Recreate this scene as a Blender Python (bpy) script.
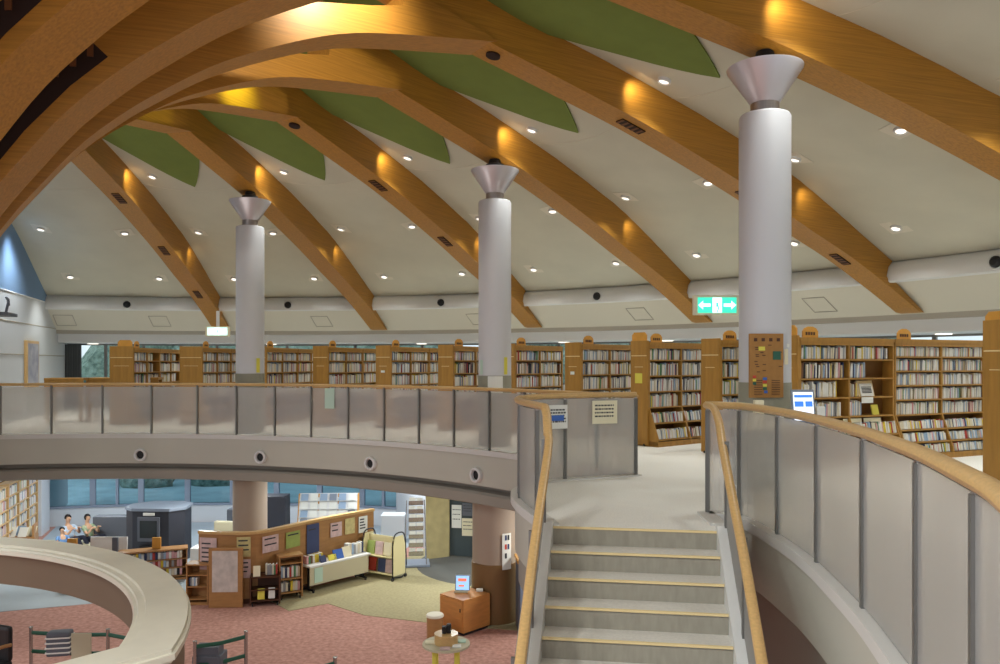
import bpy, bmesh, math, random
from math import sin, cos, radians as R, pi, atan2, degrees, hypot, sqrt
from mathutils import Vector, Matrix
from mathutils.geometry import tessellate_polygon
random.seed(7)
for o in list(bpy.data.objects): bpy.data.objects.remove(o)
S = bpy.context.scene
COL = S.collection

# ------------------------------------------------------------------ camera
cam_d = bpy.data.cameras.new('camera'); cam = bpy.data.objects.new('camera', cam_d); COL.objects.link(cam)
cam.location = (0, 0, 1.5); cam.rotation_euler = (R(90), 0, 0)
cam_d.sensor_width = 36; cam_d.lens = 28.55; cam_d.shift_y = 0.0308
cam_d.clip_start = 0.05; cam_d.clip_end = 300
S.camera = cam
# ------------------------------------------------------------------ world, sky, exposure
W = bpy.data.worlds.new('world'); S.world = W; W.use_nodes = True
bg = W.node_tree.nodes['Background']
bg.inputs[0].default_value = (0.86, 0.93, 1.0, 1); bg.inputs[1].default_value = 0.95
S.view_settings.view_transform = 'Standard'; S.view_settings.look = 'None'
S.view_settings.gamma = 1; S.view_settings.exposure = 0.38; S.view_settings.use_curve_mapping = False

CX, CY = -7.83, 5.89          # centre of the round hall
ZL = -3.15                    # lower floor
RV = 10.73                    # edge of the round opening
BEAMS = {1: 93.0, 2: 78.0, 3: 63.0, 4: 47.9, 5: 32.8, 6: 17.8, 7: 2.7, 8: -12.3, 9: -27.3}
WALL_A = 107.6

def pol(r, a, z=0.0):
    return Vector((CX + r*cos(R(a)), CY + r*sin(R(a)), z))

# ------------------------------------------------------------------ lights of the place and added fill lamps
def lamp(kind, name, loc, energy, col, **k):
    d = bpy.data.lights.new(name, kind); d.energy = energy; d.color = col
    for a, v in k.items():
        if a not in ('to',): setattr(d, a, v)
    o = bpy.data.objects.new(name, d); COL.objects.link(o); o.location = loc
    if 'to' in k:
        o.rotation_euler = (Vector(k['to'])-Vector(loc)).to_track_quat('-Z', 'Y').to_euler()
    return o
WARM = (1.0, 0.9, 0.66); NEUT = (0.97, 1.0, 0.95); COOL = (0.86, 0.93, 1.0)
UP_W, DN_W, LOW_W, SPOT_W = 130, 95, 40, 60
for a in (325, 295, 265, 235, 205, 175, 145):      # unseen fill lamps added under the crown to brighten ring, stair and landing
    lamp('AREA', 'crown_fill_lamp', pol(6.4, a, 5.4), 150, NEUT, shape='DISK', size=.9)
# unseen fill spots added low in the void to brighten the dome ceiling
for a in (60, 95, 130, 190, 250):
    p = pol(4.2, a, -0.55); lamp('SPOT', 'dome_fill_lamp', p, UP_W, NEUT, shadow_soft_size=.35, spot_size=R(150), spot_blend=1.0, to=(p.x+2*cos(R(a)), p.y+2*sin(R(a)), p.z+3.2))
# recessed lamps in the soffit under the gallery
for a in (100, 85, 70, 55, 40):
    for r in (12.2, 15.2):
        lamp('AREA', 'soffit_lamp', pol(r, a, -0.72), LOW_W, NEUT if r < 14 else COOL, shape='DISK', size=.5)

# ------------------------------------------------------------------ materials
def lin(c):
    return tuple(((v/255)/12.92 if v/255 <= .04045 else ((v/255+.055)/1.055)**2.4) for v in c)
MATS = {}
def mat(name, rgb, rough=.6, metal=0, noise=0, scale=8, stretch=None, spec=.5, bump=0, emit=0, trans=0, ior=1.45, rgb2=None, coord='Object'):
    if name in MATS: return MATS[name]
    m = bpy.data.materials.new(name); m.use_nodes = True; nt = m.node_tree; b = nt.nodes['Principled BSDF']
    c = lin(rgb); b.inputs['Base Color'].default_value = (*c, 1)
    b.inputs['Roughness'].default_value = rough; b.inputs['Metallic'].default_value = metal
    b.inputs['Specular IOR Level'].default_value = spec; b.inputs['IOR'].default_value = ior
    b.inputs['Transmission Weight'].default_value = trans
    if emit:
        b.inputs['Emission Color'].default_value = (*c, 1); b.inputs['Emission Strength'].default_value = emit
    if noise:
        tc = nt.nodes.new('ShaderNodeTexCoord'); mp = nt.nodes.new('ShaderNodeMapping'); n = nt.nodes.new('ShaderNodeTexNoise')
        n.inputs['Scale'].default_value = scale; n.inputs['Detail'].default_value = 4
        if stretch: mp.inputs['Scale'].default_value = stretch
        nt.links.new(tc.outputs[coord], mp.inputs[0]); nt.links.new(mp.outputs[0], n.inputs['Vector'])
        r = nt.nodes.new('ShaderNodeValToRGB')
        c2 = lin(rgb2) if rgb2 else tuple(v*(1-noise) for v in c); c3 = tuple(min(1, v*(1+noise*.6)) for v in c)
        r.color_ramp.elements[0].color = (*c2, 1); r.color_ramp.elements[1].color = (*(c if rgb2 else c3), 1)
        r.color_ramp.elements[0].position = .3; r.color_ramp.elements[1].position = .7
        nt.links.new(n.outputs['Fac'], r.inputs[0]); nt.links.new(r.outputs[0], b.inputs['Base Color'])
        if bump:
            bp = nt.nodes.new('ShaderNodeBump'); bp.inputs['Strength'].default_value = bump
            nt.links.new(n.outputs['Fac'], bp.inputs['Height']); nt.links.new(bp.outputs[0], b.inputs['Normal'])
    MATS[name] = m; return m
M = dict(
 beam=mat('glulam_timber', (172, 120, 42), .45, noise=.22, scale=3, stretch=(.5, 14, 22)),
 strut=mat('arch_timber', (172, 120, 46), .45, noise=.22, scale=3, stretch=(.5, 12, 16)),
 slot=mat('slot_dark', (40, 20, 10), .8), slat=mat('slot_slat', (105, 62, 26), .6),
 ceil=mat('ceiling_plaster', (200, 197, 180), .9, noise=.05, scale=1.2),
 leaf=mat('ceiling_green', (112, 128, 60), .9, noise=.06, scale=3),
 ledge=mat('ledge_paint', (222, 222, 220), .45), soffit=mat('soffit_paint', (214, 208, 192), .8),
 greyw=mat('grey_wall', (176, 168, 155), .8), white=mat('white_paint', (226, 226, 226), .6),
 wallw=mat('side_wall', (205, 208, 212), .7), wallb=mat('side_wall_blue_lit', (120, 150, 185), .7),
 fascia=mat('fascia_paint', (196, 194, 182), .6, noise=.03, scale=1), slab=mat('slab_edge', (216, 214, 210), .5),
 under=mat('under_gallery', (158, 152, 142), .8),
 column=mat('column_paint', (206, 206, 210), .5), colbase=mat('column_base', (150, 148, 132), .6),
 steel=mat('brushed_steel', (176, 170, 168), .35, metal=.85, noise=.1, scale=4, stretch=(30, 30, 1)),
 cone=mat('cone_metal', (205, 200, 204), .38, metal=.55), black=mat('black_metal', (28, 28, 30), .5),
 rail=mat('rail_wood', (206, 168, 112), .32, noise=.12, scale=5, stretch=(6, 6, 20)),
 post=mat('post_metal', (122, 122, 120), .4, metal=.6), 
 carpet=mat('gallery_carpet', (242, 240, 234), .95, noise=.1, scale=60, bump=.2),
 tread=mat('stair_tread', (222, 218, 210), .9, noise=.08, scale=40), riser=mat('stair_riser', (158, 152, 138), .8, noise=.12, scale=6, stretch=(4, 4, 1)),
 nosing=mat('stair_nosing', (236, 212, 158), .5), string=mat('stair_stringer', (224, 224, 222), .4, metal=.1),
 case=mat('bookcase_wood', (172, 126, 56), .5, noise=.16, scale=4, stretch=(3, 3, .4)),
 caseback=mat('bookcase_back', (120, 82, 34), .7), crest=mat('crest_wood', (212, 152, 62), .5, noise=.12, scale=6),
 pink=mat('pink_carpet', (206, 158, 144), .95, noise=.3, scale=14, rgb2=(172, 122, 110), bump=.2),
 beige=mat('beige_carpet', (172, 162, 126), .95, noise=.15, scale=20), tile=mat('pale_floor', (170, 182, 190), .5, noise=.05, scale=2),
 mat_=mat('dark_mat', (98, 98, 94), .9, noise=.15, scale=30),
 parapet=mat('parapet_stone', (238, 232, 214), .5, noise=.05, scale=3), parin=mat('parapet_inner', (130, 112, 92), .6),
 cabwood=mat('cabinet_wood', (202, 138, 74), .4, noise=.12, scale=4, stretch=(1, 1, 5)), orange=mat('orange_wood', (172, 126, 78), .4, noise=.12, scale=4, stretch=(1, 1, 5)), dkwood=mat('dark_wood', (84, 50, 30), .5, noise=.1, scale=5),
 greyp=mat('grey_plastic', (96, 100, 110), .5), dkblue=mat('booth_panel', (52, 54, 64), .5, noise=.05, scale=4), boothtop=mat('booth_top', (134, 144, 160), .4),
 screen=mat('tv_screen', (44, 50, 52), .15), cream=mat('cream_panel', (220, 208, 160), .6), beigepanel=mat('beige_panel', (196, 188, 160), .6),
 stone=mat('stone_wall', (182, 166, 118), .7, noise=.12, scale=5), brown=mat('column_cladding', (124, 92, 56), .4), pinkcol=mat('lower_column', (168, 150, 134), .6),
 chair=mat('dark_leather', (34, 32, 34), .4), green=mat('green_tape', (44, 96, 76), .5), chrome=mat('chrome', (190, 190, 190), .25, metal=.9),
 skin=mat('skin', (214, 170, 140), .6), hair=mat('hair', (26, 20, 18), .7), trousers=mat('navy_trousers', (34, 38, 56), .8),
 foliage=mat('foliage', (150, 172, 158), .9, noise=.5, scale=6, rgb2=(78, 102, 90)), grass=mat('grass', (168, 196, 200), .95, noise=.2, scale=1),
 curtain=mat('curtain', (78, 80, 82), .9), paper=mat('paper', (232, 232, 226), .8), ink=mat('ink', (62, 62, 66), .8), blueink=mat('blue_ink', (70, 110, 190), .8),
 creampaper=mat('cream_paper', (234, 226, 196), .8), mint=mat('mint_paper', (190, 216, 200), .8), yellow=mat('yellow_paper', (226, 214, 90), .8),
 board=mat('map_board', (168, 120, 62), .6, noise=.1, scale=10), red=mat('red_print', (200, 76, 60), .8),
)
def glass(name, tint, gloss=.06):
    m = bpy.data.materials.new(name); m.use_nodes = True; nt = m.node_tree; nt.nodes.remove(nt.nodes['Principled BSDF'])
    t = nt.nodes.new('ShaderNodeBsdfTransparent'); g = nt.nodes.new('ShaderNodeBsdfGlossy'); x = nt.nodes.new('ShaderNodeMixShader')
    t.inputs[0].default_value = (*tint, 1); g.inputs['Roughness'].default_value = .05; x.inputs[0].default_value = gloss
    nt.links.new(t.outputs[0], x.inputs[1]); nt.links.new(g.outputs[0], x.inputs[2]); nt.links.new(x.outputs[0], nt.nodes['Material Output'].inputs[0])
    return m
M['glass_up'] = glass('window_glass', (.8, .88, .88)); M['glass_low'] = glass('window_glass_blue', (.5, .68, .8))
def frosted():
    m = bpy.data.materials.new('frosted_panel'); m.use_nodes = True; nt = m.node_tree; b = nt.nodes['Principled BSDF']
    b.inputs['Base Color'].default_value = (*lin((224, 226, 226)), 1); b.inputs['Roughness'].default_value = .42
    b.inputs['Metallic'].default_value = .15
    t = nt.nodes.new('ShaderNodeBsdfRefraction'); t.inputs['Color'].default_value = (*lin((246, 242, 236)), 1); t.inputs['Roughness'].default_value = .24; t.inputs['IOR'].default_value = 1.12
    x = nt.nodes.new('ShaderNodeMixShader'); x.inputs[0].default_value = .66
    nt.links.new(b.outputs[0], x.inputs[1]); nt.links.new(t.outputs[0], x.inputs[2]); nt.links.new(x.outputs[0], nt.nodes['Material Output'].inputs[0])
    return m
M['frost'] = frosted(); M['bluep'] = mat('navy_poster', (66, 76, 112), .8)
def emis(name, rgb, st):
    m = bpy.data.materials.new(name); m.use_nodes = True; b = m.node_tree.nodes['Principled BSDF']
    b.inputs['Base Color'].default_value = (*lin(rgb), 1); b.inputs['Emission Color'].default_value = (*lin(rgb), 1); b.inputs['Emission Strength'].default_value = st
    return m
M['lamp'] = emis('downlight_glow', (255, 246, 232), 1.3); M['exitg'] = emis('exit_green', (60, 214, 178), .95); M['exitw'] = emis('exit_white', (225, 255, 245), 1.1); M['exitpale'] = emis('exit_pale', (196, 244, 240), 1.0)
M['lcd'] = emis('display_blue', (150, 195, 240), .75); M['lcdw'] = emis('display_white', (235, 242, 250), .8); M['lcdr'] = emis('display_red', (230, 120, 90), .7); M['lcdb'] = emis('display_band', (60, 120, 215), .8)
BOOKC = [('white', (222, 220, 214)), ('cream', (214, 204, 180)), ('grey', (150, 150, 152)), ('pale blue', (150, 172, 198)), ('navy', (52, 62, 96)), ('red', (168, 60, 52)),
         ('brown', (120, 84, 60)), ('yellow', (214, 188, 60)), ('green', (86, 132, 92)), ('black', (44, 42, 44)), ('pink', (206, 156, 158)), ('beige', (190, 172, 140))]
BOOKW = [42, 20, 12, 11, 3, 3, 3, 3, 3, 2, 5, 8]
for n, c in BOOKC: M['bk_'+n] = mat('book_'+n.replace(' ', '_'), c, .7)

# ------------------------------------------------------------------ mesh helpers
class MB:
    def __init__(s): s.v = []; s.f = []; s.mi = []; s.cur = 0; s.xf = None
    def add(s, vs, fs):
        b = len(s.v)
        for v in vs:
            v = Vector(v); s.v.append(s.xf @ v if s.xf else v)
        for f in fs: s.f.append([b+i for i in f]); s.mi.append(s.cur)
        return s
    def box(s, x0, y0, z0, x1, y1, z1):
        v = [(x0,y0,z0),(x1,y0,z0),(x1,y1,z0),(x0,y1,z0),(x0,y0,z1),(x1,y0,z1),(x1,y1,z1),(x0,y1,z1)]
        return s.add(v, [(0,3,2,1),(4,5,6,7),(0,1,5,4),(1,2,6,5),(2,3,7,6),(3,0,4,7)])
    def bbox(s, x0, y0, z0, x1, y1, z1, c=.01):
        bm = bmesh.new(); bmesh.ops.create_cube(bm, size=1)
        for v in bm.verts: v.co = Vector((x0+(v.co.x+.5)*(x1-x0), y0+(v.co.y+.5)*(y1-y0), z0+(v.co.z+.5)*(z1-z0)))
        bmesh.ops.bevel(bm, geom=bm.edges[:]+bm.verts[:], offset=c, segments=2, affect='EDGES', profile=.6)
        bm.verts.index_update(); s.add([v.co for v in bm.verts], [[v.index for v in f.verts] for f in bm.faces]); bm.free(); return s
    def prism(s, poly, axis, a, b):
        # polygon in the two other axes extruded along axis from a to b
        n = len(poly)
        def P(p, t):
            return {'x': (t, p[0], p[1]), 'y': (p[0], t, p[1]), 'z': (p[0], p[1], t)}[axis]
        vs = [P(p, a) for p in poly]+[P(p, b) for p in poly]
        tri = tessellate_polygon([[Vector((p[0], p[1], 0)) for p in poly]])
        fs = [tuple(t) for t in tri]+[tuple(i+n for i in reversed(t)) for t in tri]
        fs += [(i, (i+1) % n, (i+1) % n+n, i+n) for i in range(n)]
        return s.add(vs, fs)
    def lathe(s, prof, seg=32, c=(0, 0, 0), a0=0, a1=360):
        full = abs(a1-a0) >= 359.9; k = seg if full else seg+1
        vs = [(c[0]+r*cos(R(a0+(a1-a0)*j/seg)), c[1]+r*sin(R(a0+(a1-a0)*j/seg)), c[2]+z) for j in range(k) for r, z in prof]
        m = len(prof); fs = []
        for j in range(seg):
            for i in range(m-1):
                p, q = j*m+i, ((j+1) % k)*m+i; fs.append((p, q, q+1, p+1))
        return s.add(vs, fs)
    def tube(s, pts, r, seg=10, rz=None, cap=True):
        pts = [Vector(p) for p in pts]; rz = rz or r; n = len(pts); vs = []
        for i, p in enumerate(pts):
            t = (pts[min(i+1, n-1)]-pts[max(i-1, 0)]).normalized()
            up = Vector((0, 0, 1)) if abs(t.z) < .95 else Vector((0, 1, 0))
            a = t.cross(up).normalized(); b = a.cross(t).normalized()
            vs += [p+a*r*cos(2*pi*j/seg)+b*rz*sin(2*pi*j/seg) for j in range(seg)]
        fs = [(i*seg+j, i*seg+(j+1) % seg, (i+1)*seg+(j+1) % seg, (i+1)*seg+j) for i in range(n-1) for j in range(seg)]
        if cap: fs += [tuple(range(seg)), tuple(range((n-1)*seg, n*seg))]
        return s.add(vs, fs)
    def wallpath(s, pts, th, z0, z1):
        # vertical sheet with thickness following plan points; z may be per-point (callable)
        pts = [Vector((p[0], p[1])) for p in pts]; n = len(pts); vs = []
        for i, p in enumerate(pts):
            t = (pts[min(i+1, n-1)]-pts[max(i-1, 0)]).normalized(); nn = Vector((-t.y, t.x))*th/2
            a = z0[i] if hasattr(z0, '__len__') else z0; b = z1[i] if hasattr(z1, '__len__') else z1
            vs += [(p.x-nn.x, p.y-nn.y, a), (p.x+nn.x, p.y+nn.y, a), (p.x+nn.x, p.y+nn.y, b), (p.x-nn.x, p.y-nn.y, b)]
        fs = [(i*4+j, i*4+(j+1) % 4, (i+1)*4+(j+1) % 4, (i+1)*4+j) for i in range(n-1) for j in range(4)]
        fs += [(3, 2, 1, 0), tuple((n-1)*4+j for j in range(4))]
        return s.add(vs, fs)
    def build(s, name, m, parent=None, smooth=False, angle=None):
        me = bpy.data.meshes.new(name); me.from_pydata([tuple(v) for v in s.v], [], s.f); me.validate()
        ms = m if isinstance(m, list) else [m]
        for x in ms: me.materials.append(x)
        if len(ms) > 1 and len(me.polygons) == len(s.mi): me.polygons.foreach_set('material_index', s.mi)
        bm = bmesh.new(); bm.from_mesh(me); bmesh.ops.recalc_face_normals(bm, faces=bm.faces[:]); bm.to_mesh(me); bm.free()
        if smooth:
            me.polygons.foreach_set('use_smooth', [True]*len(me.polygons))
            me.set_sharp_from_angle(angle=R(angle or 35))
        me.update(); o = bpy.data.objects.new(name, me); COL.objects.link(o)
        if parent: o.parent = parent
        return o
def tag(o, label=None, cat=None, group=None, kind=None):
    if label: o['label'] = label
    if cat: o['category'] = cat
    if group: o['group'] = group
    if kind: o['kind'] = kind
    return o
def thing(name, loc, rz, label, cat, group=None):
    o = bpy.data.objects.new(name, None); COL.objects.link(o); o.location = loc; o.rotation_euler = (0, 0, R(rz)); o.empty_display_size = .1
    return tag(o, label, cat, group)
def struct(mb, name, m, smooth=False):
    return tag(mb.build(name, m, smooth=smooth), kind='structure')
def copy_tree(o, parent=None):
    c = o.copy(); COL.objects.link(c)
    if parent: c.parent = parent
    for ch in o.children: copy_tree(ch, c)
    return c
def smoothpath(P, n=6):
    P = [Vector(p) for p in P]; out = []
    for i in range(len(P)-1):
        p0, p1, p2, p3 = P[max(i-1, 0)], P[i], P[i+1], P[min(i+2, len(P)-1)]
        for k in range(n):
            t = k/n; out.append(.5*((2*p1)+(p2-p0)*t+(2*p0-5*p1+4*p2-p3)*t*t+(3*p1-p0-3*p2+p3)*t**3))
    out.append(P[-1]); return out
def interp(T, x):
    if x <= T[0][0]: return T[0][1]
    for (a, b), (c, d) in zip(T, T[1:]):
        if x <= c: return b+(d-b)*(x-a)/(c-a)
    return T[-1][1]
ORD = 'first second third fourth fifth sixth seventh eighth ninth tenth eleventh twelfth thirteenth fourteenth fifteenth sixteenth seventeenth eighteenth nineteenth twentieth twenty-first twenty-second twenty-third twenty-fourth twenty-fifth twenty-sixth twenty-seventh twenty-eighth twenty-ninth thirtieth thirty-first thirty-second thirty-third thirty-fourth thirty-fifth thirty-sixth thirty-seventh thirty-eighth thirty-ninth fortieth'.split()

def ang_of(px, Rr):
    k = (px-500)/793; A = k*k+1; B = -2*(k*CX+CY); C = CX*CX+CY*CY-Rr*Rr; y = (-B+sqrt(B*B-4*A*C))/(2*A)
    return degrees(atan2(y-CY, k*y-CX))
# ------------------------------------------------------------------ dome ceiling
UNDER = [(0.9, 7.15), (3, 6.98), (5, 6.72), (7.0, 6.32), (8.2, 5.99), (9.0, 5.77), (9.5, 5.66), (10.4, 5.46), (11.7, 5.16), (13, 4.80), (14.4, 4.37), (15.7, 3.92), (17, 3.49), (18.3, 2.98), (19.3, 2.55)]
TOP = [(0.9, 7.8), (3, 7.6), (5, 7.3), (7, 6.92), (8.2, 6.6), (9.5, 6.26), (10.9, 6.02), (12.2, 5.74), (13, 5.55), (14, 5.27), (15.2, 4.9), (16.2, 4.47), (17.3, 3.97), (18.4, 3.5)]
def ceil_z(r, a):
    mid = min((abs(a-(v-7.5)), v-7.5) for v in list(BEAMS.values())+[108])[1]
    u = min(1, abs(a-mid)/7.5)
    sag = interp([(6, 0), (9.5, .12), (12, .26), (14.5, .28), (16.5, .08), (17.3, 0)], r)
    return interp(TOP, r)-sag*(1-u*u)
A_LO, A_HI = -34.8, WALL_A
def ring_sheet(mb, rs, as_, zf):
    n = len(rs); vs = [tuple(pol(r, a, zf(r, a))) for a in as_ for r in rs]
    fs = [(i*n+j, (i+1)*n+j, (i+1)*n+j+1, i*n+j+1) for i in range(len(as_)-1) for j in range(n-1)]
    mb.add(vs, fs)
rs = [1+i*.5 for i in range(35)]+[18.42]
angs = [A_LO+(A_HI-A_LO)*i/114 for i in range(115)]
c = MB(); ring_sheet(c, rs, angs, ceil_z); struct(c, 'ceiling', M['ceil'], smooth=True)
# roof deck above keeps the dome closed
c = MB(); ring_sheet(c, [1, 6, 10, 14, 18.4, 21.6], angs[::3]+[A_HI], lambda r, a: interp(TOP, r)+.45-(max(0, r-18.4)*.25)); struct(c, 'ceiling_deck', M['greyw'])
# green leaf panels
bays = [(108, 93.0)]+[(BEAMS[i], BEAMS[i+1]) for i in range(1, 9)]
for hi, lo in bays:
    mid = (hi+lo)/2; vs = []; fs = []
    tip = 12.05 if hi < 100 else 11.5
    rr = [4+i*.28 for i in range(int((tip-4)/.28)+1)]+[tip]
    for r in rr:
        u = min(1, max(0, (tip-r)/2.6)); h = 7.5*u**.95 if u < 1 else 7.5
        for k in range(9):
            a = mid+h*(k-4)/4; a = min(a, WALL_A-.1); vs.append(tuple(pol(r, a, ceil_z(r, a)-.035)))
    n = len(rr); fs = [(i*9+k, (i+1)*9+k, (i+1)*9+k+1, i*9+k+1) for i in range(n-1) for k in range(8)]
    m = MB(); m.add(vs, fs); o = m.build('ceiling_panel', M['leaf']); o['kind'] = 'structure'
    sd = o.modifiers.new('s', 'SOLIDIFY'); sd.thickness = .03; sd.offset = 0
# seam line of the ceiling at the leaf tips
for hi, lo in bays[:7]:
    m = MB(); m.tube([pol(12.35, a, ceil_z(12.35, a)-.004) for a in [lo+1.1+(min(hi, WALL_A)-lo-2.2)*i/12 for i in range(13)]], .004, 5); struct(m, 'trim_seam', M['soffit'])
# ledge, lower soffit, grey strip, white band
AO = -20
aa = [AO+(A_HI-AO)*i/90 for i in range(91)]
def ringprof(prof, name, m, a0=AO, a1=A_HI, seg=90, smooth=True):
    b = MB(); b.lathe(prof, seg, (CX, CY, 0), a0, a1); return struct(b, name, M[m], smooth)
ringprof([(18.5, 3.52), (18.36, 3.46), (18.24, 3.34), (18.2, 3.2), (18.22, 3.1), (18.27, 3.07), (18.42, 3.08), (18.45, 3.14)], 'trim_ledge', 'ledge')
ringprof([(18.44, 3.13), (19.62, 2.52)], 'ceiling_lower_soffit', 'soffit')
ringprof([(19.62, 2.53), (19.65, 2.41), (19.95, 2.41)], 'wall_outer_strip', 'greyw', smooth=False)
ringprof([(19.9, 2.44), (19.87, 2.42), (19.87, 2.15), (19.9, 2.13), (21.3, 2.13), (21.3, 2.6)], 'trim_window_band', 'white', smooth=False)
ringprof([(21.2, -.7), (21.2, .82), (21.32, .82), (21.32, -.7)], 'wall_outer', 'wallw', smooth=False)
# upper window ring, one window per sector
wi = 0; a = ang_of(66, 21.2)
tb = MB(); tb.lathe([(20.98, 0), (20.98, 2.13), (21.3, 2.13), (21.3, 0)], 4, (CX, CY, 0), ang_of(66, 20.98), WALL_A); struct(tb, 'wall_pier', M['wallw'])
while a > -18:
    wi += 1; b = a-3.2
    t = tag(bpy.data.objects.new('window_%d' % wi, None), kind='structure'); COL.objects.link(t); t.location = pol(21.25, (a+b)/2, .82)
    loc = t.location
    def L(p): return p-loc
    f = MB()
    for aa_ in (a, b+.12): f.add([L(pol(r, x, z)) for r in (21.2, 21.28) for x in (aa_, aa_-.12) for z in (.82, 2.13)], [(0,1,3,2),(4,6,7,5),(0,4,5,1),(2,3,7,6),(0,2,6,4),(1,5,7,3)])
    for z0, z1 in ((.82, .87), (2.08, 2.13)):
        f.add([L(pol(r, x, z)) for r in (21.2, 21.28) for x in (a, b) for z in (z0, z1)], [(0,1,3,2),(4,6,7,5),(0,4,5,1),(2,3,7,6),(0,2,6,4),(1,5,7,3)])
    f.build('window_frame', M['post'], t)
    g = MB(); g.add([L(pol(21.24, a, .82)), L(pol(21.24, b, .82)), L(pol(21.24, b, 2.13)), L(pol(21.24, a, 2.13))], [(0,1,2,3)]); g.build('pane', M['glass_up'], t)
    a = b
# left side wall (radial plane) with pale lower part and upper part coloured blue for the cool light wash
wall = MB()
def wp(r, z, off=0): 
    p = pol(r, WALL_A, z); n = Vector((-sin(R(WALL_A)), cos(R(WALL_A)), 0)); return p+n*off
def wallpoly(pts, name, m):
    b = MB(); n = len(pts); tri = tessellate_polygon([[Vector((p[0], p[1], 0)) for p in pts]])
    vs = [wp(r, z) for r, z in pts]+[wp(r, z, .25) for r, z in pts]
    b.add(vs, [tuple(t) for t in tri]+[tuple(i+n for i in t) for t in tri]+[(i, (i+1) % n, (i+1) % n+n, i+n) for i in range(n)])
    return struct(b, name, M[m])
wallpoly([(6, ZL), (21.3, ZL), (21.3, 3.5), (18.4, 3.28), (6, 3.28)], 'wall_left', 'wallw')
wallpoly([(6, 3.28), (18.5, 3.28), (18.5, 3.75), (17.3, 4.2), (16.2, 4.7), (14, 5.5), (12.2, 6.0), (9.5, 6.5), (6, 7.3)], 'wall_left_upper', 'wallb')
for z, m in ((2.55, 'greyw'), (1.72, 'greyw'), (3.28, 'white')):
    b = MB(); b.tube([wp(8, z, -.005), wp(20.9, z, -.005)], .012 if z < 3 else .02, 4); struct(b, 'trim_wall_joint', M[m])
lamp('SPOT', 'wall_washer_lamp', wp(14.3, 5.0, -.6), 330, (.78, .89, 1.0), shadow_soft_size=.2, spot_size=R(100), spot_blend=1.0, to=wp(14.9, 2.2, 0))

# ------------------------------------------------------------------ timber arches
STRUT = [(1.0, -3.1), (1.4, -1.6), (2.0, -.2), (2.55, 1.1), (3.05, 2.0), (3.5, 2.79), (3.85, 3.28), (4.2, 3.72), (4.6, 4.10), (4.9, 4.34), (5.4, 4.70), (5.85, 4.95), (6.5, 5.25), (7.05, 5.44), (7.7, 5.57), (8.4, 5.68), (9.0, 5.77)]
STOP = [(1.5, -3.1), (1.9, -1.6), (2.2, 0), (2.5, 1.6), (2.8, 3.2), (3.2, 4.4), (3.9, 5.3), (4.8, 5.6), (5.6, 5.55), (6.2, 5.62), (6.8, 5.74), (7.3, 5.83), (7.7, 5.93), (7.72, 6.18), (8.6, 5.95), (9.1, 5.80)]
W2 = .245; WS = .28
ARCHLAB = {1: 'leftmost timber arch, ending low near the pale left side wall', 2: 'timber arch resting on the leftmost white column', 3: 'timber arch between the leftmost and the middle white column, on no column',
 4: 'timber arch resting on the middle white column', 5: 'timber arch with three vents ending just right of the green exit sign', 6: 'timber arch resting on the large nearest white column', 7: 'massive timber arch crossing the top left corner, with dark slatted slot',
 8: 'timber arch nearly overhead, beyond the top left corner', 9: 'timber arch overhead behind the top left one'}
def arch(i, a):
    r0 = 19.3; t = thing('roof_arch', pol(r0, a, 2.57), a, ARCHLAB[i], 'roof arch', 'radial timber arches of the dome')
    sh = lambda P: [(r-r0, z-2.57) for r, z in P]
    und = smoothpath([(r, 0, z) for r, z in UNDER], 3); und = [(p.x, p.z) for p in und]
    top = [(r, z-.01) for r, z in TOP][::-1]
    top = [(19.5, 2.53), (18.46, 3.10), (18.42, 3.08), (18.27, 3.07), (18.16, 3.2), (18.22, 3.38), (18.36, 3.5)]+top[1:]
    m = MB(); m.prism(sh(und+top), 'y', -W2, W2); m.build('rafter', M['beam'], t, smooth=True, angle=30)
    lo = smoothpath([(r, 0, z) for r, z in STRUT], 3); lo = [(p.x, p.z) for p in lo]
    up = STOP[::-1]
    m = MB(); m.prism(sh(lo+up), 'y', -WS, WS); m.build('strut', M['strut'], t, smooth=True, angle=30)
    # slatted air slot low on the strut, both faces
    for s in (-1, 1):
        sl = [(4.50, 4.20), (4.2, 3.91), (3.85, 3.49), (3.5, 2.98), (3.12, 2.25), (2.88, 2.25), (3.25, 3.02), (3.6, 3.55), (3.95, 3.98), (4.38, 4.31)]
        m = MB(); m.prism(sh(sl), 'y', s*(WS+.004), s*(WS-.03)); k = m.build('vent_slot', M['slot'], t)
        for q in range(9):
            if s > 0 or i > 7: break
            u = q/8.5; r = 4.36-u*1.15; z = interp([(2.88, 2.25), (3.25, 3.02), (3.6, 3.55), (3.95, 3.98), (4.38, 4.31)], r)-.02
            m = MB(); m.box(r-.025-r0, -WS-.014, z-.09-2.57, r+.025-r0, -WS, z+.04-2.57); m.build('slat', M['slat'], k)
    # vents on the underside
    for r in (11.72, 14.4, 17.03) if i % 2 else (16.2,):
        if i % 2 == 0: continue
        z = interp(UNDER, r); sl = (interp(UNDER, r+.3)-interp(UNDER, r-.3))/.6
        m = MB(); m.xf = Matrix.Translation((r-r0, 0, z-2.57)) @ Matrix.Rotation(-math.atan(sl), 4, 'Y')
        m.box(-.24, -.08, -.018, .24, .08, .02); v = m.build('vent', M['slot'], t)
        m2 = MB(); m2.xf = m.xf
        for q in range(5): m2.box(-.24+q*.1, -.08, -.024, -.2+q*.1, .08, -.018)
        m2.build('vent_slat', M['slat'], v)
    if i % 2:
        z = interp(UNDER, 9.2); m = MB(); m.xf = Matrix.Translation((9.2-r0, 0, z-2.59)) @ Matrix.Rotation(.22, 4, 'Y')
        m.lathe([(0, -.02), (.07, -.02), (.1, -.01), (.1, .02)], 16); m.build('round_port', M['slot'], t)
    return t
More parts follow.
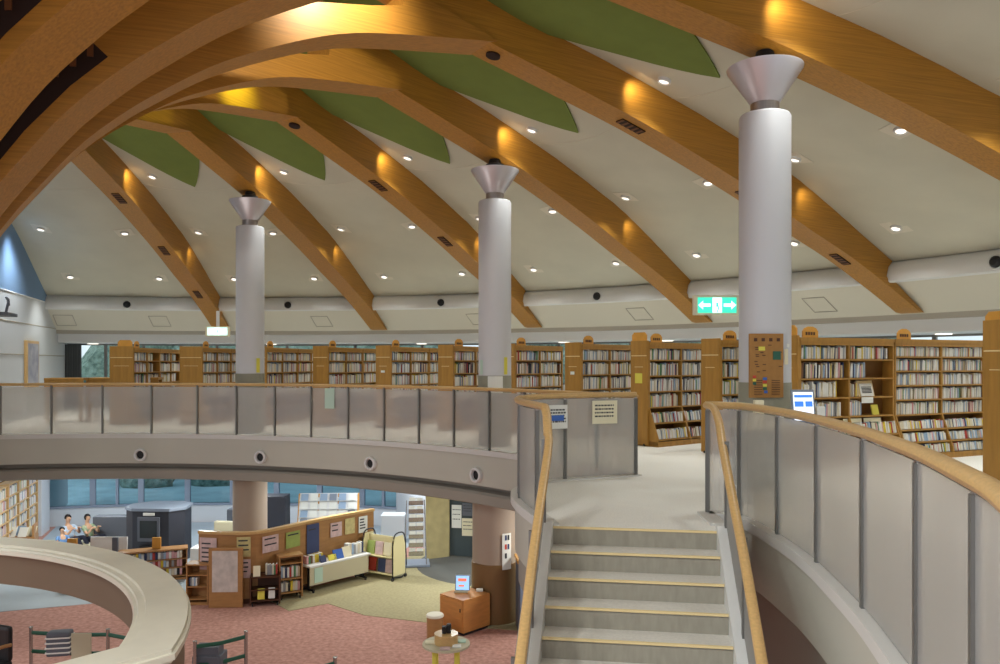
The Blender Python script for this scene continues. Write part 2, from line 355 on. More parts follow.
for i, a in BEAMS.items(): arch(i, a)
# small spots grazing the arch sides, and the lamps glowing inside the strut openings
for i, a in BEAMS.items():
    if i > 7: continue
    for r, e in ((11.35, 1.0), (15.4, .45)):
        n = Vector((sin(R(a)), -cos(R(a)), 0)); z = interp(TOP, r)-.03
        p = pol(r, a, z-.16)+n*(W2+.2); q = pol(r+.55, a, interp(UNDER, r+.55)+.1)+n*(W2-.05)
        lamp('SPOT', 'arch_spot_lamp', p, SPOT_W*e*.36, WARM, shadow_soft_size=.06, spot_size=R(105), spot_blend=.8, to=q)
lamp('SPOT', 'glow_lamp', pol(6.9, 22, 6.25), 260, (1, .93, .78), shadow_soft_size=.08, spot_size=R(96), spot_blend=.9, to=pol(6.9, 32.6, 5.7))
lamp('SPOT', 'glow_lamp', pol(7.4, 56, 6.1), 70, (.8, 1.0, .12), shadow_soft_size=.08, spot_size=R(70), spot_blend=.9, to=pol(7.6, 62.8, 5.75))

# ------------------------------------------------------------------ upper floor slab and fascia
LC = [(1.80, 10.52), (1.35, 10.36), (.88, 10.16), (.50, 9.88), (.26, 9.42), (.20, 8.95), (.26, 8.35), (.37, 7.8), (.47, 7.31)]
LC = [tuple(p) for p in smoothpath([(x, y, 0) for x, y in LC], 4)]
SL, SR = Vector((.49, 7.29, 0)), Vector((1.93, 7.07, 0))
RC0 = [(2.04, 7.88), (2.2, 7.84), (2.34, 7.68), (2.39, 7.3), (2.40, 6.85), (2.39, 6.3), (2.34, 5.75), (2.26, 5.2), (2.17, 4.65), (2.05, 4.1), (1.93, 3.6), (1.78, 3.1), (1.6, 2.55), (1.35, 2.0), (1.05, 1.45)]
RC = [tuple(p) for p in smoothpath([(x, y, 0) for x, y in RC0], 4)]
ring = [tuple(pol(RV, WALL_A-(WALL_A-25.6)*i/60)) for i in range(60)]
edge = ring+LC+[tuple(SL), tuple(SR), (2.03, 7.3, 0), (2.04, 7.7, 0)]+RC+[(.75, .9, 0)]
outer = [tuple(pol(21.25, -20+(WALL_A+20)*i/60)) for i in range(61)]
outer = [(14, .9, 0)]+[p for p in outer if p[1] > .95]
polyg = [Vector((p[0], p[1], 0)) for p in edge+outer]
tri = tessellate_polygon([polyg])
f = MB(); f.add([(p.x, p.y, 0) for p in polyg], [tuple(t) for t in tri]); struct(f, 'floor', M['carpet'])
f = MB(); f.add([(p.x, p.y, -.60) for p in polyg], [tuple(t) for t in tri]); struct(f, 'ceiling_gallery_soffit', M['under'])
f = MB(); f.wallpath(ring+LC, .06, -.6, -.07); struct(f, 'wall_fascia_round', M['fascia'])
f = MB(); f.wallpath(RC+[(.75, .9)], .06, -.6, -.07); struct(f, 'wall_fascia_right', M['fascia'])
f = MB(); f.wallpath(ring+LC, .16, -.07, .02); struct(f, 'trim_slab_edge', M['slab'])
f = MB(); f.wallpath([(2.02, 7.3)]+[(2.03, 7.7)]+RC+[(.75, .9)], .16, -.07, .02); struct(f, 'trim_slab_edge_right', M['slab'])
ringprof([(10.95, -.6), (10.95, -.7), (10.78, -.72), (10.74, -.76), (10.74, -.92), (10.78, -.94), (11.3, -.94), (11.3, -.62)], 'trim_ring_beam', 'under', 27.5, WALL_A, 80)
ringprof([(11.3, -.68), (17.3, -.68)], 'ceiling_lower', 'white', -5, WALL_A, 60)
PORT = {ang_of(px, RV-.04): n for px, n in ((141, 'leftmost'), (261, 'second from the left'), (371, 'third from the left'), (477, 'rightmost'))}
for px_a in PORT:     # round ports in the fascia
    t = pol(RV-.035, px_a, -.42); m = MB(); m.xf = Matrix.Translation(t) @ Matrix.Rotation(R(px_a), 4, 'Z') @ Matrix.Rotation(-pi/2, 4, 'Y')
    w = PORT[px_a]
    th = thing('air_nozzle', t, 0, 'round air nozzle in the curved grey fascia, '+w, 'air nozzle', 'round nozzles in the gallery fascia')
    m.xf = Matrix.Rotation(R(px_a), 4, 'Z') @ Matrix.Rotation(-pi/2, 4, 'Y')
    m.lathe([(.085, 0), (.085, .06), (.105, .075), (.13, .06), (.135, 0)], 24); m.build('rim', M['white'], th, smooth=True)
    m2 = MB(); m2.xf = m.xf; m2.lathe([(0, .012), (.086, .012)], 24); m2.build('opening', M['black'], th)

f = MB(); f.wallpath([(x+.14 if i < len(RC) else x, y) for i, (x, y, *_) in enumerate(RC+[(.9, .9)])], .08, ZL, -.6); struct(f, 'wall_lower_side', M['under'])
f = MB(); f.wallpath([(x+.05, y) for x, y, *_ in LC], .08, -.95, -.6); struct(f, 'trim_ring_beam_left', M['under'])
# ------------------------------------------------------------------ railings
def panels(t, pts, zb, zt, name='panel', th=.012):
    m = MB(); m.wallpath(pts, th, zb, zt); m.build(name, M['frost'], t)
def posts_at(t, p, tang, z0=.0, z1=1.04, w=.02, d=.02):
    m = MB(); a = degrees(atan2(tang[1], tang[0])); m.xf = Matrix.Translation((p[0], p[1], 0)) @ Matrix.Rotation(R(a), 4, 'Z')
    m.box(-w, -d, z0, w, d, z1); m.build('post', M['post'], t)
rt = thing('railing', pol(RV, 60, 0), 0, 'long curved railing of frosted panels along the far gallery edge', 'railing')
inv = -rt.location
def Lr(pts): return [(p[0]+inv.x, p[1]+inv.y, (p[2] if len(p) > 2 else 0)) for p in pts]
PX = [-150, -100, -50, 1, 52, 103, 152, 198, 237, 275.5, 312, 349, 385, 420, 455, 490.5, 526, 562, 598]
PA = [107.2, 104.4]+[ang_of(x, RV) for x in PX[3:]]
PA = [ang_of(1, RV)+8.4, ang_of(1, RV)+5.6, ang_of(1, RV)+2.8]+[ang_of(x, RV) for x in PX[3:]]
while PA[-1] > 31: PA.append(PA[-1]-4.6)
for a0, a1 in zip(PA, PA[1:]+[26.0]):
    if a0 > 107.4: continue
    panels(rt, Lr([pol(RV, a0+(a1-a0)*k/4) for k in range(5)]), .03, 1.0)
for a in PA:
    if a > 107.4: continue
    posts_at(rt, Lr([pol(RV-.03, a)])[0], (-sin(R(a)), cos(R(a))), 0, 1.03, .016, .02)
m = MB(); m.tube(Lr([pol(RV, WALL_A-.3-(WALL_A-26.3)*i/70, 1.05) for i in range(71)]), .05, 10, .032); m.build('handrail', M['rail'], rt, smooth=True)
o = MB(); a = ang_of(329, RV-.05); p = Lr([pol(RV-.03, a, 0)])[0]; o.xf = Matrix.Translation((p[0], p[1], 0)) @ Matrix.Rotation(R(a), 4, 'Z')
o.box(-.004, -.115, .6, 0, .115, 1.0); no = o.build('paper_notice', M['mint']); no.location = -inv; 
no.parent = None
tag(no, 'pale green paper sheet stuck on the far frosted railing', 'notice')
# landing railing, left of the stair
def seglen(P): 
    out = [0]
    for a, b in zip(P, P[1:]): out.append(out[-1]+hypot(b[0]-a[0], b[1]-a[1]))
    return out
def at_len(P, Ls, s):
    for i in range(len(P)-1):
        if s <= Ls[i+1]:
            u = (s-Ls[i])/(Ls[i+1]-Ls[i]); return (P[i][0]+(P[i+1][0]-P[i][0])*u, P[i][1]+(P[i+1][1]-P[i][1])*u)
    return (P[-1][0], P[-1][1])
def curved_railing(P, label, npan, first_free=True):
    base = Vector((P[0][0], P[0][1], 0)); t = thing('railing', base, 0, label, 'railing')
    Q = [(p[0]-base.x, p[1]-base.y) for p in P]; Ls = seglen(Q); tot = Ls[-1]
    stops = npan if isinstance(npan, list) else [tot*i/npan for i in range(npan+1)]
    for s0, s1 in zip(stops, stops[1:]):
        panels(t, [at_len(Q, Ls, s0+(s1-s0)*k/6) for k in range(7)], .03, 1.035)
    for s in stops:
        p = at_len(Q, Ls, s); q = at_len(Q, Ls, min(tot, s+.03)); q0 = at_len(Q, Ls, max(0, s-.03))
        posts_at(t, p, (q[0]-q0[0], q[1]-q0[1]), 0, 1.03)
        m = MB(); m.box(p[0]-.012, p[1]-.012, 1.0, p[0]+.012, p[1]+.012, 1.07); m.build('bracket', M['steel'], t)
    return t, base, Q
lt, lb, lq = curved_railing(LC, 'curved frosted railing left of the stair top carrying two notices', [0, 1.05, 1.9, 2.72, 3.6])
hl = [(x-lb.x, y-lb.y, 1.08) for x, y, _ in LC[:-2]]
hl = [hl[0]]+hl+[(.44-lb.x, 7.42-lb.y, 1.0), (.44-lb.x, 7.28-lb.y, .84)]
m = MB(); m.tube(hl, .042, 10, .036); m.build('handrail', M['rail'], lt, smooth=True)
RLs = seglen(RC); 
def s_at_px(px):
    for i, p in enumerate(RC):
        if i > 8 and 500+793*p[0]/p[1] > px: return RLs[i]
    return RLs[-1]
rs_ = [0.02, .36]+[s_at_px(x) for x in (773.5, 817, 862.5, 912, 967, 1040, 1150)]
rs_ = sorted(set(round(x, 3) for x in rs_))
r_t, rb, rq = curved_railing(RC, 'large curved frosted railing sweeping to the right foreground', rs_)
m = MB(); m.tube([(x-rb.x, y-rb.y, 1.08) for x, y, _ in RC], .045, 12, .036); m.build('handrail', M['rail'], r_t, smooth=True)

# ------------------------------------------------------------------ stair
d = (Vector((SR.x-SL.x, SR.y-SL.y, 0))).normalized(); fwd = Vector((d.y, -d.x, 0)); fwd = fwd if fwd.y < 0 else -fwd
wid = (SR-SL).length; RI, TR, N = .163, .265, 19
ang = degrees(atan2(d.y, d.x))
st = thing('stair', (SL.x, SL.y, ZL), ang, 'grey carpeted stair with pale wooden nosings going down from the landing', 'stair')
up = -ZL
for k in range(N):
    z = up-k*RI; y = -k*TR
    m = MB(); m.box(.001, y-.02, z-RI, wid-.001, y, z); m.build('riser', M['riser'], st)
    if k: m = MB(); m.box(.001, y-.02, z-.03, wid-.001, y+TR-.02, z); tr_ = m.build('tread', M['tread'], st)
    m = MB(); m.box(.002, y-.03, z-.016, wid-.002, y-.008, z+.003); m.build('nosing', M['nosing'], tr_ if k else st)
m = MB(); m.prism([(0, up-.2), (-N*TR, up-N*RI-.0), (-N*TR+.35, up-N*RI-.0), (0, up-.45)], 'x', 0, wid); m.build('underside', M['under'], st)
for s, x in (('l', -.10), ('r', wid)):
    m = MB(); e = N*TR
    m.prism([(.12, up+.05), (-.03, up+.05), (-e, up-N*RI+.07), (-e+.3, up-N*RI), (.12, up-.5)], 'x', x, x+.10); m.build('stringer', M['string'], st)
def stair_rail(P, side, label):
    base = Vector((P[0][0], P[0][1], 0)); t = thing('stair_railing', base, 0, label, 'railing', 'handrails of the stair')
    m = MB(); m.tube([(x-base.x, y-base.y, z) for x, y, z in smoothpath(P, 5)], .038, 10, .034); m.build('handrail', M['rail'], t, smooth=True)
    x0 = -.085 if side == 'l' else wid+.085
    A = SL+d*x0; pts = []
    for k in range(0, 5):
        y0, y1 = -.03-k*1.02, -.03-(k+1)*1.02
        if k == 4: y1 = -4.9
        p0 = A-fwd*0+fwd*(-y0); p1 = A+fwd*(-y1)
        zs = lambda y: y*RI/TR
        m = MB(); m.wallpath([(p0.x-base.x, p0.y-base.y), (p1.x-base.x, p1.y-base.y)], .012, [zs(y0)+.09, zs(y1)+.09], [zs(y0)+.76, zs(y1)+.76]); m.build('panel', M['frost'], t)
        posts_at(t, (p0.x-base.x, p0.y-base.y), (fwd.x, fwd.y), zs(y0)-.05, zs(y0)+.82)
    return t
stair_rail([(.44, 7.28, .85), (.43, 7.1, .72), (.26, 6.05, .09), (.13, 5.13, -.445), (-.13, 3.4, -1.46), (-.3, 2.4, -2.1)], 'l', 'left wooden handrail and frosted panels going down beside the stair')
stair_rail([(2.05, 7.88, 1.08), (2.05, 7.6, 1.06), (2.02, 7.3, .93), (1.97, 7.0, .74), (1.86, 6.3, .36), (1.76, 5.63, -.03), (1.5, 4.05, -1.0), (1.3, 2.6, -1.95)], 'r', 'right wooden handrail going down beside the stair')
# ------------------------------------------------------------------ columns
def column(a, label):
    t = thing('column', pol(11.54, a, 0), a, label, 'column', 'round white gallery columns')
    m = MB(); m.lathe([(0, 1.27), (.298, 1.27), (.298, 4.41), (.28, 4.44), (0, 4.44)], 40); m.build('shaft', M['column'], t, smooth=True)
    m = MB(); m.lathe([(.303, 0), (.303, 1.27), (0, 1.27)], 40); m.build('base', M['colbase'], t, smooth=True)
    m = MB(); m.lathe([(.165, 4.43), (.165, 4.6), (.1, 4.6)], 32); m.build('collar', M['steel'], t, smooth=True)
    m = MB(); m.lathe([(.12, 4.57), (.17, 4.58), (.435, 4.98), (.44, 5.0), (.4, 5.0), (.1, 4.9)], 40); m.build('cone', M['cone'], t, smooth=True)
    m = MB(); m.lathe([(.0, 4.9), (.17, 4.9), (.17, 5.1), (.12, 5.12), (.1, 5.2), (0, 5.2)], 20); m.build('bearing', M['black'], t, smooth=True)
    return t
column(77.9, 'slender white column on the far left, under the second timber arch')
column(47.9, 'white column in the middle of the gallery with papers at its foot')
column(17.9, 'large nearest white column, right of centre, with a wooden map board')
for a, lab in ((77.9, 'round beige column in the lower hall behind the wooden partition'), (47.9, 'round lower column with brown cladding behind the orange cabinet')):
    t = thing('lower_column', pol(11.54, a, ZL), 0, lab, 'column')
    rr = .36 if a > 60 else .41
    h0 = 1.05 if a < 60 else 0
    m = MB(); m.lathe([(rr, h0), (rr, -.7-ZL)], 40); m.build('shaft', M['pinkcol'], t, smooth=True)
    if h0: m = MB(); m.lathe([(rr+.015, 0), (rr+.015, 1.05), (rr, 1.06)], 40); m.build('cladding', M['brown'], t, smooth=True)

# ------------------------------------------------------------------ bookcases
mass = MB(); mass_mats = [M['bk_'+n] for n, _ in BOOKC]
proto_books = {}
def book_mesh(ci):
    if ci not in proto_books:
        b = MB(); b.cur = 0; b.bbox(0, 0, 0, 1, 1, 1, .06)
        b.cur = 1; b.box(.12, .2, .97, .88, 1.005, 1.003)
        proto_books[ci] = b.build('book_proto', [M['bk_'+BOOKC[ci][0]], M['paper']]).data
        ob = [o for o in COL.objects if o.name.startswith('book_proto')][0]; bpy.data.objects.remove(ob)
    return proto_books[ci]
n_ind = [0]; LIMIT = 262
def fill(base, ra, x0, x1, y, z, hmax, depth, where, group, individual, dens=.93, tilt=0, wr=(.016, .038), lean=0, pal=None, upto=1.0):
    """books standing on a shelf board; local x runs along the shelf, y into the case"""
    x = x0+.012; k = 0; X1 = x0+(x1-x0)*upto
    Mx = Matrix.Translation(base) @ Matrix.Rotation(R(ra), 4, 'Z')
    while x < X1-.03:
        w = random.uniform(*wr)
        if random.random() > dens: x += random.uniform(.01, .06); continue
        h = hmax*random.uniform(.74, .95); dp = depth*random.uniform(.75, .95)
        ci = random.choices(range(12), pal or BOOKW)[0]
        L_ = Matrix.Translation((x, y, z)) @ Matrix.Rotation(-tilt, 4, 'X') @ Matrix.Rotation(random.choice((0, 0, 0, lean)), 4, 'Y')
        if individual and n_ind[0] < LIMIT and k < 40:
            o = bpy.data.objects.new('book', book_mesh(ci)); COL.objects.link(o)
            o.matrix_world = Mx @ L_ @ Matrix.Diagonal((w*.94, dp, h, 1))
            tag(o, '%s book, %s on the %s' % (BOOKC[ci][0], ORD[k], where), 'book', group); n_ind[0] += 1
        else:
            mass.xf = Mx @ L_; mass.cur = ci; mass.box(0, 0, 0, w*.94, dp, h)
        x += w; k += 1
LEV = [1.555, 1.27, .985, .70]
def bookcase(row, aR, mods, lab, crest=True, ind=False, H=1.87):
    if row == 12: H = 1.93
    """rows of double-sided cases; each module is a bookcase standing on the gallery floor"""
    r = 13.4; D = .56 if row < 3 else .40
    for mi, (x0, x1, kind) in enumerate(mods):
        base = pol(r, aR, 0)+Vector((cos(R(aR))*x0, sin(R(aR))*x0, 0))
        l2 = lab if mi == 0 else lab+', its next unit behind'
        if len(mods) == 1 or mi == 0: l2 = lab
        t = thing('bookcase', base, aR, l2, 'bookcase', 'radial wooden bookcases on the gallery')
        w = x1-x0; nc = max(1, round(w/.9)); cw = w/nc
        if mi == 0:
            m = MB(); m.bbox(-.045, -.0, .02, .0, D, H+.03, .008); ep = m.build('end_panel', M['case'], t)
            m = MB(); m.box(-.05, .02, 1.62, -.046, D-.02, 1.635); m.build('label_strip', M['nosing'], ep); m = MB(); m.box(-.05, .1, 1.42, -.046, D-.1, 1.43); m.build('label_strip', M['nosing'], ep)
            for yy in (.08, D-.08):
                m = MB(); m.tube([(-.02, yy-.02, .03), (-.02, yy+.02, .03)], .03, 10); m.build('caster', M['black'], ep)
        for k in range(nc+1):
            m = MB(); xk = min(k*cw, w-.028)
            m.prism([(0, .05), (0, .62), (-.0, H-.02), (D, H-.02), (D, .05), (-.2, .05), (-.2, .12)] if False else [(-.22, .02), (-.20, .16), (-.01, .66), (0, .7), (0, H-.02), (D, H-.02), (D, .02)], 'x', xk, xk+.028); m.build('upright', M['case'], t)
        m = MB(); m.box(0, -.01, H-.05, w, D+.01, H); m.box(0, .0, H-.11, w, .02, H-.05); m.build('top_board', M['case'], t)
        m = MB(); m.box(0, D/2-.01, .1, w, D/2+.01, H-.05); m.build('back_panel', M['caseback'], t)
        lev = LEV if kind != 'fine' else [1.60, 1.375, 1.15, .925, .69]
        for z in lev: m = MB(); m.box(.01, 0, z-.022, w-.01, D, z); m.build('shelf', M['case'], t)
        low = [(.42, -.10, .10), (.13, -.2, .16)] if kind != 'fine' else [(.46, -.09, .08), (.27, -.15, .12), (.09, -.2, .14)]
        for z, yy, _ in low: m = MB(); m.box(.01, yy, z-.022, w-.01, D/2, z); m.build('shelf', M['case'], t)
        m = MB(); m.box(0, -.21, 0, w, D, .09); m.build('plinth', M['case'], t)
        tops = [H-.07]+lev[:-1]
        vis = kind != 'hid'
        for c_ in range(nc):
            cx0, cx1 = c_*cw+.03, (c_+1)*cw-.005
            cn = ('left', 'right')[c_] if nc == 2 else ('left', 'middle', 'right')[min(c_, 2)] if nc > 1 else 'only'
            for li, (z, zt) in enumerate(zip(lev, tops)):
                if row != 11 and row != 9 and row != 10 and row != 8 and li > 3: continue
                where = '%s shelf, %s bay, %s' % (ORD[li] if li else 'top', cn, {11: 'case right of the nearest column', 9: 'case above the landing'}.get(row, 'case') if kind != 'fine' else 'narrow-shelved case')
                ind_ = ind and vis
                up_ = 1.0; dens = .96
                if row == 11 and mi == 0: up_ = [[1.0, .95, .8, .9], [.9, .4, .22, .3]][min(c_, 1)][li]
                if row == 1 and random.random() < .4: up_ = .5
                pal = None
                if random.random() < .12: pal = [14, 6, 6, 3, 8, 3, 6, 1, 2, 6, 3, 8]
                if row == 11 and kind == 'fine': pal = [40, 18, 12, 8, 2, 3, 1, 3, 3, 1, 6, 8]
                fill(base, aR, cx0, cx1, .03, z+.001, zt-z-.03, .16, where, 'books on the right-hand bookcases', ind_, dens, 0, (.016, .036) if kind != 'fine' else (.012, .022), .08, pal, up_)
            for z, yy, dz in low:
                if row in (8, 9, 10, 11):
                    fill(base, aR, cx0, cx1, yy+.03, z+.006, .2 if kind != 'fine' else .15, .15, '', '', False, .97, .18, (.016, .036), .12, [44, 20, 8, 14, 3, 4, 2, 4, 3, 1, 8, 6])
        if crest and (mi == 0 or row == 11):
            m = MB(); cw2 = .15
            m.prism([(-cw2, 0), (cw2, 0), (cw2, .09), (cw2*.75, .135), (cw2*.3, .16), (-cw2*.3, .16), (-cw2*.75, .135), (-cw2, .09)], 'y', -.0, .02)
            cr = m.build('crest_sign', M['crest'], t); cr.location = (.22, .01, H)
            m = MB()
            for q in range(4): m.box(-.1+q*.05, -.004, .035, -.065+q*.05, 0, .08)
            m.build('lettering', M['dkwood'], cr)
rows = [(12, 10.1, [(0, 1.8, 'n'), (1.82, 3.62, 'n')], 'bookcase at the right edge with plain end panel over the rail'),
 (11, 24.7, [(0, 1.95, 'n'), (1.97, 4.1, 'fine')], 'bookcase with partly empty right bay just right of the nearest column'),
 (10, 31.5, [(0, 1.8, 'n')], 'bookcase whose side is partly hidden behind the map board column'),
 (9, 38.4, [(0, 1.8, 'n')], 'bookcase with tall book wall seen down to the floor above the landing'),
 (8, 45.3, [(0, 1.8, 'n')], 'bookcase behind the end of the landing railing, second left of the landing gap'),
 (7, 52.5, [(0, 1.8, 'n')], 'bookcase just right of the middle white column'),
 (6, 59.4, [(0, 1.8, 'n')], 'bookcase partly hidden by the middle white column'),
 (5, 66.5, [(0, 1.8, 'n'), (1.82, 2.8, 'n')], 'bookcase second left of the middle white column'),
 (4, 73.6, [(0, 1.8, 'n'), (1.82, 3.6, 'n')], 'bookcase third left of the middle white column'),
 (3, 80.5, [(0, 1.8, 'n'), (1.82, 3.6, 'n')], 'bookcase just right of the leftmost white column'),
 (2, 87.4, [(0, 1.8, 'n'), (1.82, 3.6, 'n')], 'bookcase just left of the leftmost white column'),
 (1, 94.5, [(0, 1.8, 'n'), (1.82, 3.6, 'n')], 'leftmost bookcase, beside the dark curtained window')]
order = [11, 9, 12, 10, 8, 7, 6, 5, 4, 3, 2, 1]
RW = {r[0]: r for r in rows}
for k in order:
    r_, a_, md, lb_ = RW[k]
    bookcase(r_, a_, md, lb_, crest=True, ind=(k in (11, 9)))
# second crest on the ends of some rows
for k in (1, 9, 11, 12):
    r_, a_, md, lb_ = RW[k]; base = pol(13.36, a_, 1.9)
    m = MB(); cw2 = .17; m.prism([(-cw2, 0), (cw2, 0), (cw2, .1), (cw2*.7, .15), (-cw2*.7, .15), (-cw2, .1)], 'x', 0, .025)
    o = m.build('end_crest', M['crest']); o.location = base+Vector((-sin(R(a_))*.2, cos(R(a_))*.2, 0)); o.rotation_euler = (0, 0, R(a_))
    tag(o, 'rounded orange wooden sign on the end panel of the '+{1: 'leftmost bookcase', 9: 'bookcase above the landing', 11: 'bookcase behind the nearest column', 12: 'bookcase at the right edge'}[k], 'sign')
ms = mass.build('books', mass_mats); tag(ms, 'rows of small books filling the remaining gallery shelves', 'books', kind='stuff')
# paper notices on end panels
def stick(name, a, rr, dy, z, w, h, m, label, cat='notice', tx=-.052):
    b = MB(); b.box(tx-.003, dy-w/2, z-h/2, tx, dy+w/2, z+h/2); o = b.build(name, M[m]); o.location = pol(rr, a, 0); o.rotation_euler = (0, 0, R(a)); return tag(o, label, cat)
stick('notice', 38.4, 13.4, .2, 1.22, .17, .18, 'yellow', 'yellow-green notice on the end panel of the bookcase above the landing')
stick('notice', 66.5, 13.4, .2, 1.3, .1, .05, 'paper', 'tiny white label on the end panel second left of the middle column')
stick('notice', 45.3, 13.4, .2, 1.3, .1, .06, 'paper', 'tiny white label on the end panel right of the middle column')
# display items on the sparse shelf
b11 = pol(13.4, 24.7, 0)
def on11(name, x, y, z, w, dp, h, m, label, cat, tilt=-.25, lines=None):
    t = thing(name, b11+Matrix.Rotation(R(24.7), 3, 'Z') @ Vector((x, y, z)), 24.7, label, cat)
    k = MB(); k.xf = Matrix.Rotation(tilt, 4, 'X'); k.bbox(-w/2, 0, 0, w/2, dp, h, .003); k.build('board', M[m], t)
    if lines:
        k2 = MB(); k2.xf = k.xf
        for i in range(lines): k2.box(-w*.38, -.003, h*(.25+.55*i/lines), w*.38, 0, h*(.25+.55*i/lines)+.012)
        k2.build('print', M['ink'], t)
on11('framed_card', 1.42, .05, .985, .34, .02, .25, 'nosing', 'framed cream card leaning on the third shelf of the sparse bay', 'picture frame')
on11('card', 1.42, .035, .99, .27, .01, .2, 'paper', 'cream card inside the wooden frame of the sparse bay', 'card', lines=5)
on11('shelf_label', 1.35, -.02, .89, .24, .01, .09, 'paper', 'small white label under the framed card', 'label', tilt=0)
on11('sign_card', 1.08, .0, .44, .38, .01, .22, 'creampaper', 'left of two cream sign cards on the low shelf of the sparse bay', 'sign', tilt=-.1, lines=4)
on11('sign_card', 1.50, .0, .44, .36, .01, .22, 'creampaper', 'right of two cream sign cards on the low shelf of the sparse bay', 'sign', tilt=-.1, lines=4)
on11('booklet', 1.62, .05, .70, .14, .02, .16, 'yellow', 'green and yellow booklet on the fourth shelf beside the label', 'booklet')

# ------------------------------------------------------------------ map board and desk by the nearest column
c3 = pol(11.54, 17.9, 0)
t = thing('map_board', (3.02+.0, 12.82-.42, .62), 4, 'wooden map board with coloured tags on the nearest column', 'notice board')
t.location = (c3.x-.10, c3.y-.36, 1.1); t.scale = (.74, 1, .75)
m = MB(); m.bbox(-.27, 0, 0, .27, .035, 1.01-.03, .008); m.build('board', M['board'], t)
m = MB(); [m.box(-.2+.12*i, -.006, .86, -.15+.12*i, 0, .91) for i in range(4)]; m.build('heading', M['dkwood'], t)
m = MB()
for i in range(16):
    x, z = random.uniform(-.22, .2), random.uniform(.35, .8); m.box(x, -.006, z, x+.05, 0, z+.012)
for i in range(7):
    for x in (-.2, .08): m.box(x, -.006, .05+.035*i, x+.13, 0, .06+.035*i)
tag(m.build('engraving', M['dkwood'], t), kind='stuff')
for x, z, w, h, mm in ((-.22, .3, .05, .04, 'red'), (-.22, .25, .05, .04, 'yellow'), (-.22, .2, .05, .04, 'green'), (-.06, .27, .06, .04, 'blueink'), (-.06, .22, .06, .04, 'red'), (-.06, .17, .06, .04, 'yellow'), (-.06, .12, .06, .04, 'green'), (-.04, .07, .05, .04, 'blueink'), (-.13, .72, .1, .06, 'yellow'), (.1, .58, .12, .13, 'green')):
    m = MB(); m.box(x, -.01, z, x+w, 0, z+h); m.build('coloured_tag', M[mm], t)
# standing tablet sign on a small table by the rail
t = thing('side_table', (3.05, 8.75, 0), 6, 'small table behind the right railing holding the blue tablet sign', 'table')
m = MB(); m.bbox(-.45, -.25, .78, .5, .25, .82, .01); m.build('tabletop', M['beigepanel'], t)
for x in (-.4, .45):
    for y in (-.2, .2): m = MB(); m.box(x-.02, y-.02, 0, x+.02, y+.02, .78); m.build('leg', M['post'], t)
t = thing('tablet_sign', (3.30, 8.6, .822), 4, 'tablet sign with blue screen standing above the right railing', 'sign')
m = MB(); m.xf = Matrix.Rotation(-.15, 4, 'X'); m.bbox(-.13, -.012, .02, .13, .012, .39, .008); m.build('frame', M['boothtop'], t)
m = MB(); m.xf = Matrix.Rotation(-.15, 4, 'X'); m.box(-.11, -.016, .05, .11, -.012, .36); s_ = m.build('screen', M['lcdw'], t)
m = MB(); m.xf = Matrix.Rotation(-.15, 4, 'X'); m.box(-.1, -.019, .2, .0, -.016, .26); m.box(.02, -.019, .2, .1, -.016, .26); m.box(-.1, -.019, .07, .04, -.016, .14); m.box(-.1, -.019, .3, .1, -.016, .33); m.build('print', M['lcdb'], s_)
m = MB(); m.box(-.1, -.06, 0, .1, .06, .03); m.build('foot', M['boothtop'], t)
for x, w, h, mm, lb_ in ((2.83, .1, .27, 'creampaper', 'cream leaflet holder standing left of the blue tablet sign'), (3.06, .07, .17, 'paper', 'small white box left of the blue tablet sign'), (3.50, .09, .2, 'paper', 'white dispenser right of the blue tablet sign')):
    m = MB(); m.bbox(-w/2, -.04, 0, w/2, .04, h, .01); o = m.build('leaflet_holder', M[mm]); o.location = (x, 8.68, .822); tag(o, lb_, 'holder')

# ------------------------------------------------------------------ notices on the landing rail and column
def notice(loc, rz, w, h, m, label, lines=0, band=None):
    t = thing('notice', loc, rz, label, 'notice')
    k = MB(); k.box(-w/2, -.004, -h/2, w/2, 0, h/2); k.build('sheet', M[m], t)
    k = MB()
    for i in range(lines):
        z = h*(.3-.62*i/lines)
        x = -w*.4
        while x < w*.36:
            l = random.uniform(.012, .045); k.box(x, -.006, z-.012, min(x+l, w*.4), -.004, z+.008); x += l+.01
    if lines: k.build('print', M['ink'], t)
    if band: k = MB(); k.box(-w*.45, -.007, band[0], w*.3, -.004, band[1]); k.build('blue_band', M['blueink'], t)
notice((.73, 9.90+.08, .82), 24, .27, .30, 'paper', 'white notice with a blue band on the landing railing left of the stair', 5, (-.05, .02))
notice((1.36, 10.29, .86), 20, .36, .30, 'creampaper', 'cream notice with dark writing on the landing railing', 4)
t = bpy.data.objects[-1] if False else None
c2 = pol(11.54, 47.9)
def colsheet(cc, px_dir, z0, z1, aw, m, label, rr=.304):
    b = MB(); b.lathe([(rr, z0), (rr+.003, z0), (rr+.003, z1), (rr, z1)], 6, (0, 0, 0), px_dir-aw, px_dir+aw); o = b.build('notice', M[m]); o.location = cc; return tag(o, label, 'notice')
colsheet(c2, -88, .95, 1.26, 26, 'paper', 'white poster at the foot of the middle white column')
colsheet(c2, -50, 1.29, 1.60, 7, 'yellow', 'yellow strip on the right side of the middle white column')
colsheet(c2, -142, 1.29, 1.55, 7, 'mint', 'pale strip on the left side of the middle white column')
colsheet(pol(11.54, 77.9), -40, 1.29, 1.6, 8, 'yellow', 'yellow strip on the right side of the leftmost white column')
colsheet(c3, -58, 1.48, 1.66, 6, 'creampaper', 'small cream switch plate on the nearest white column beside the map board')
colsheet(c3, -52, 1.68, 1.72, 5, 'paper', 'small white plate low on the nearest white column')
cl2 = pol(11.54, 47.9, ZL)
cposter = colsheet(cl2, -60, .98, 1.62, 12, 'paper', 'white poster with photos on the lower brown column', .43)

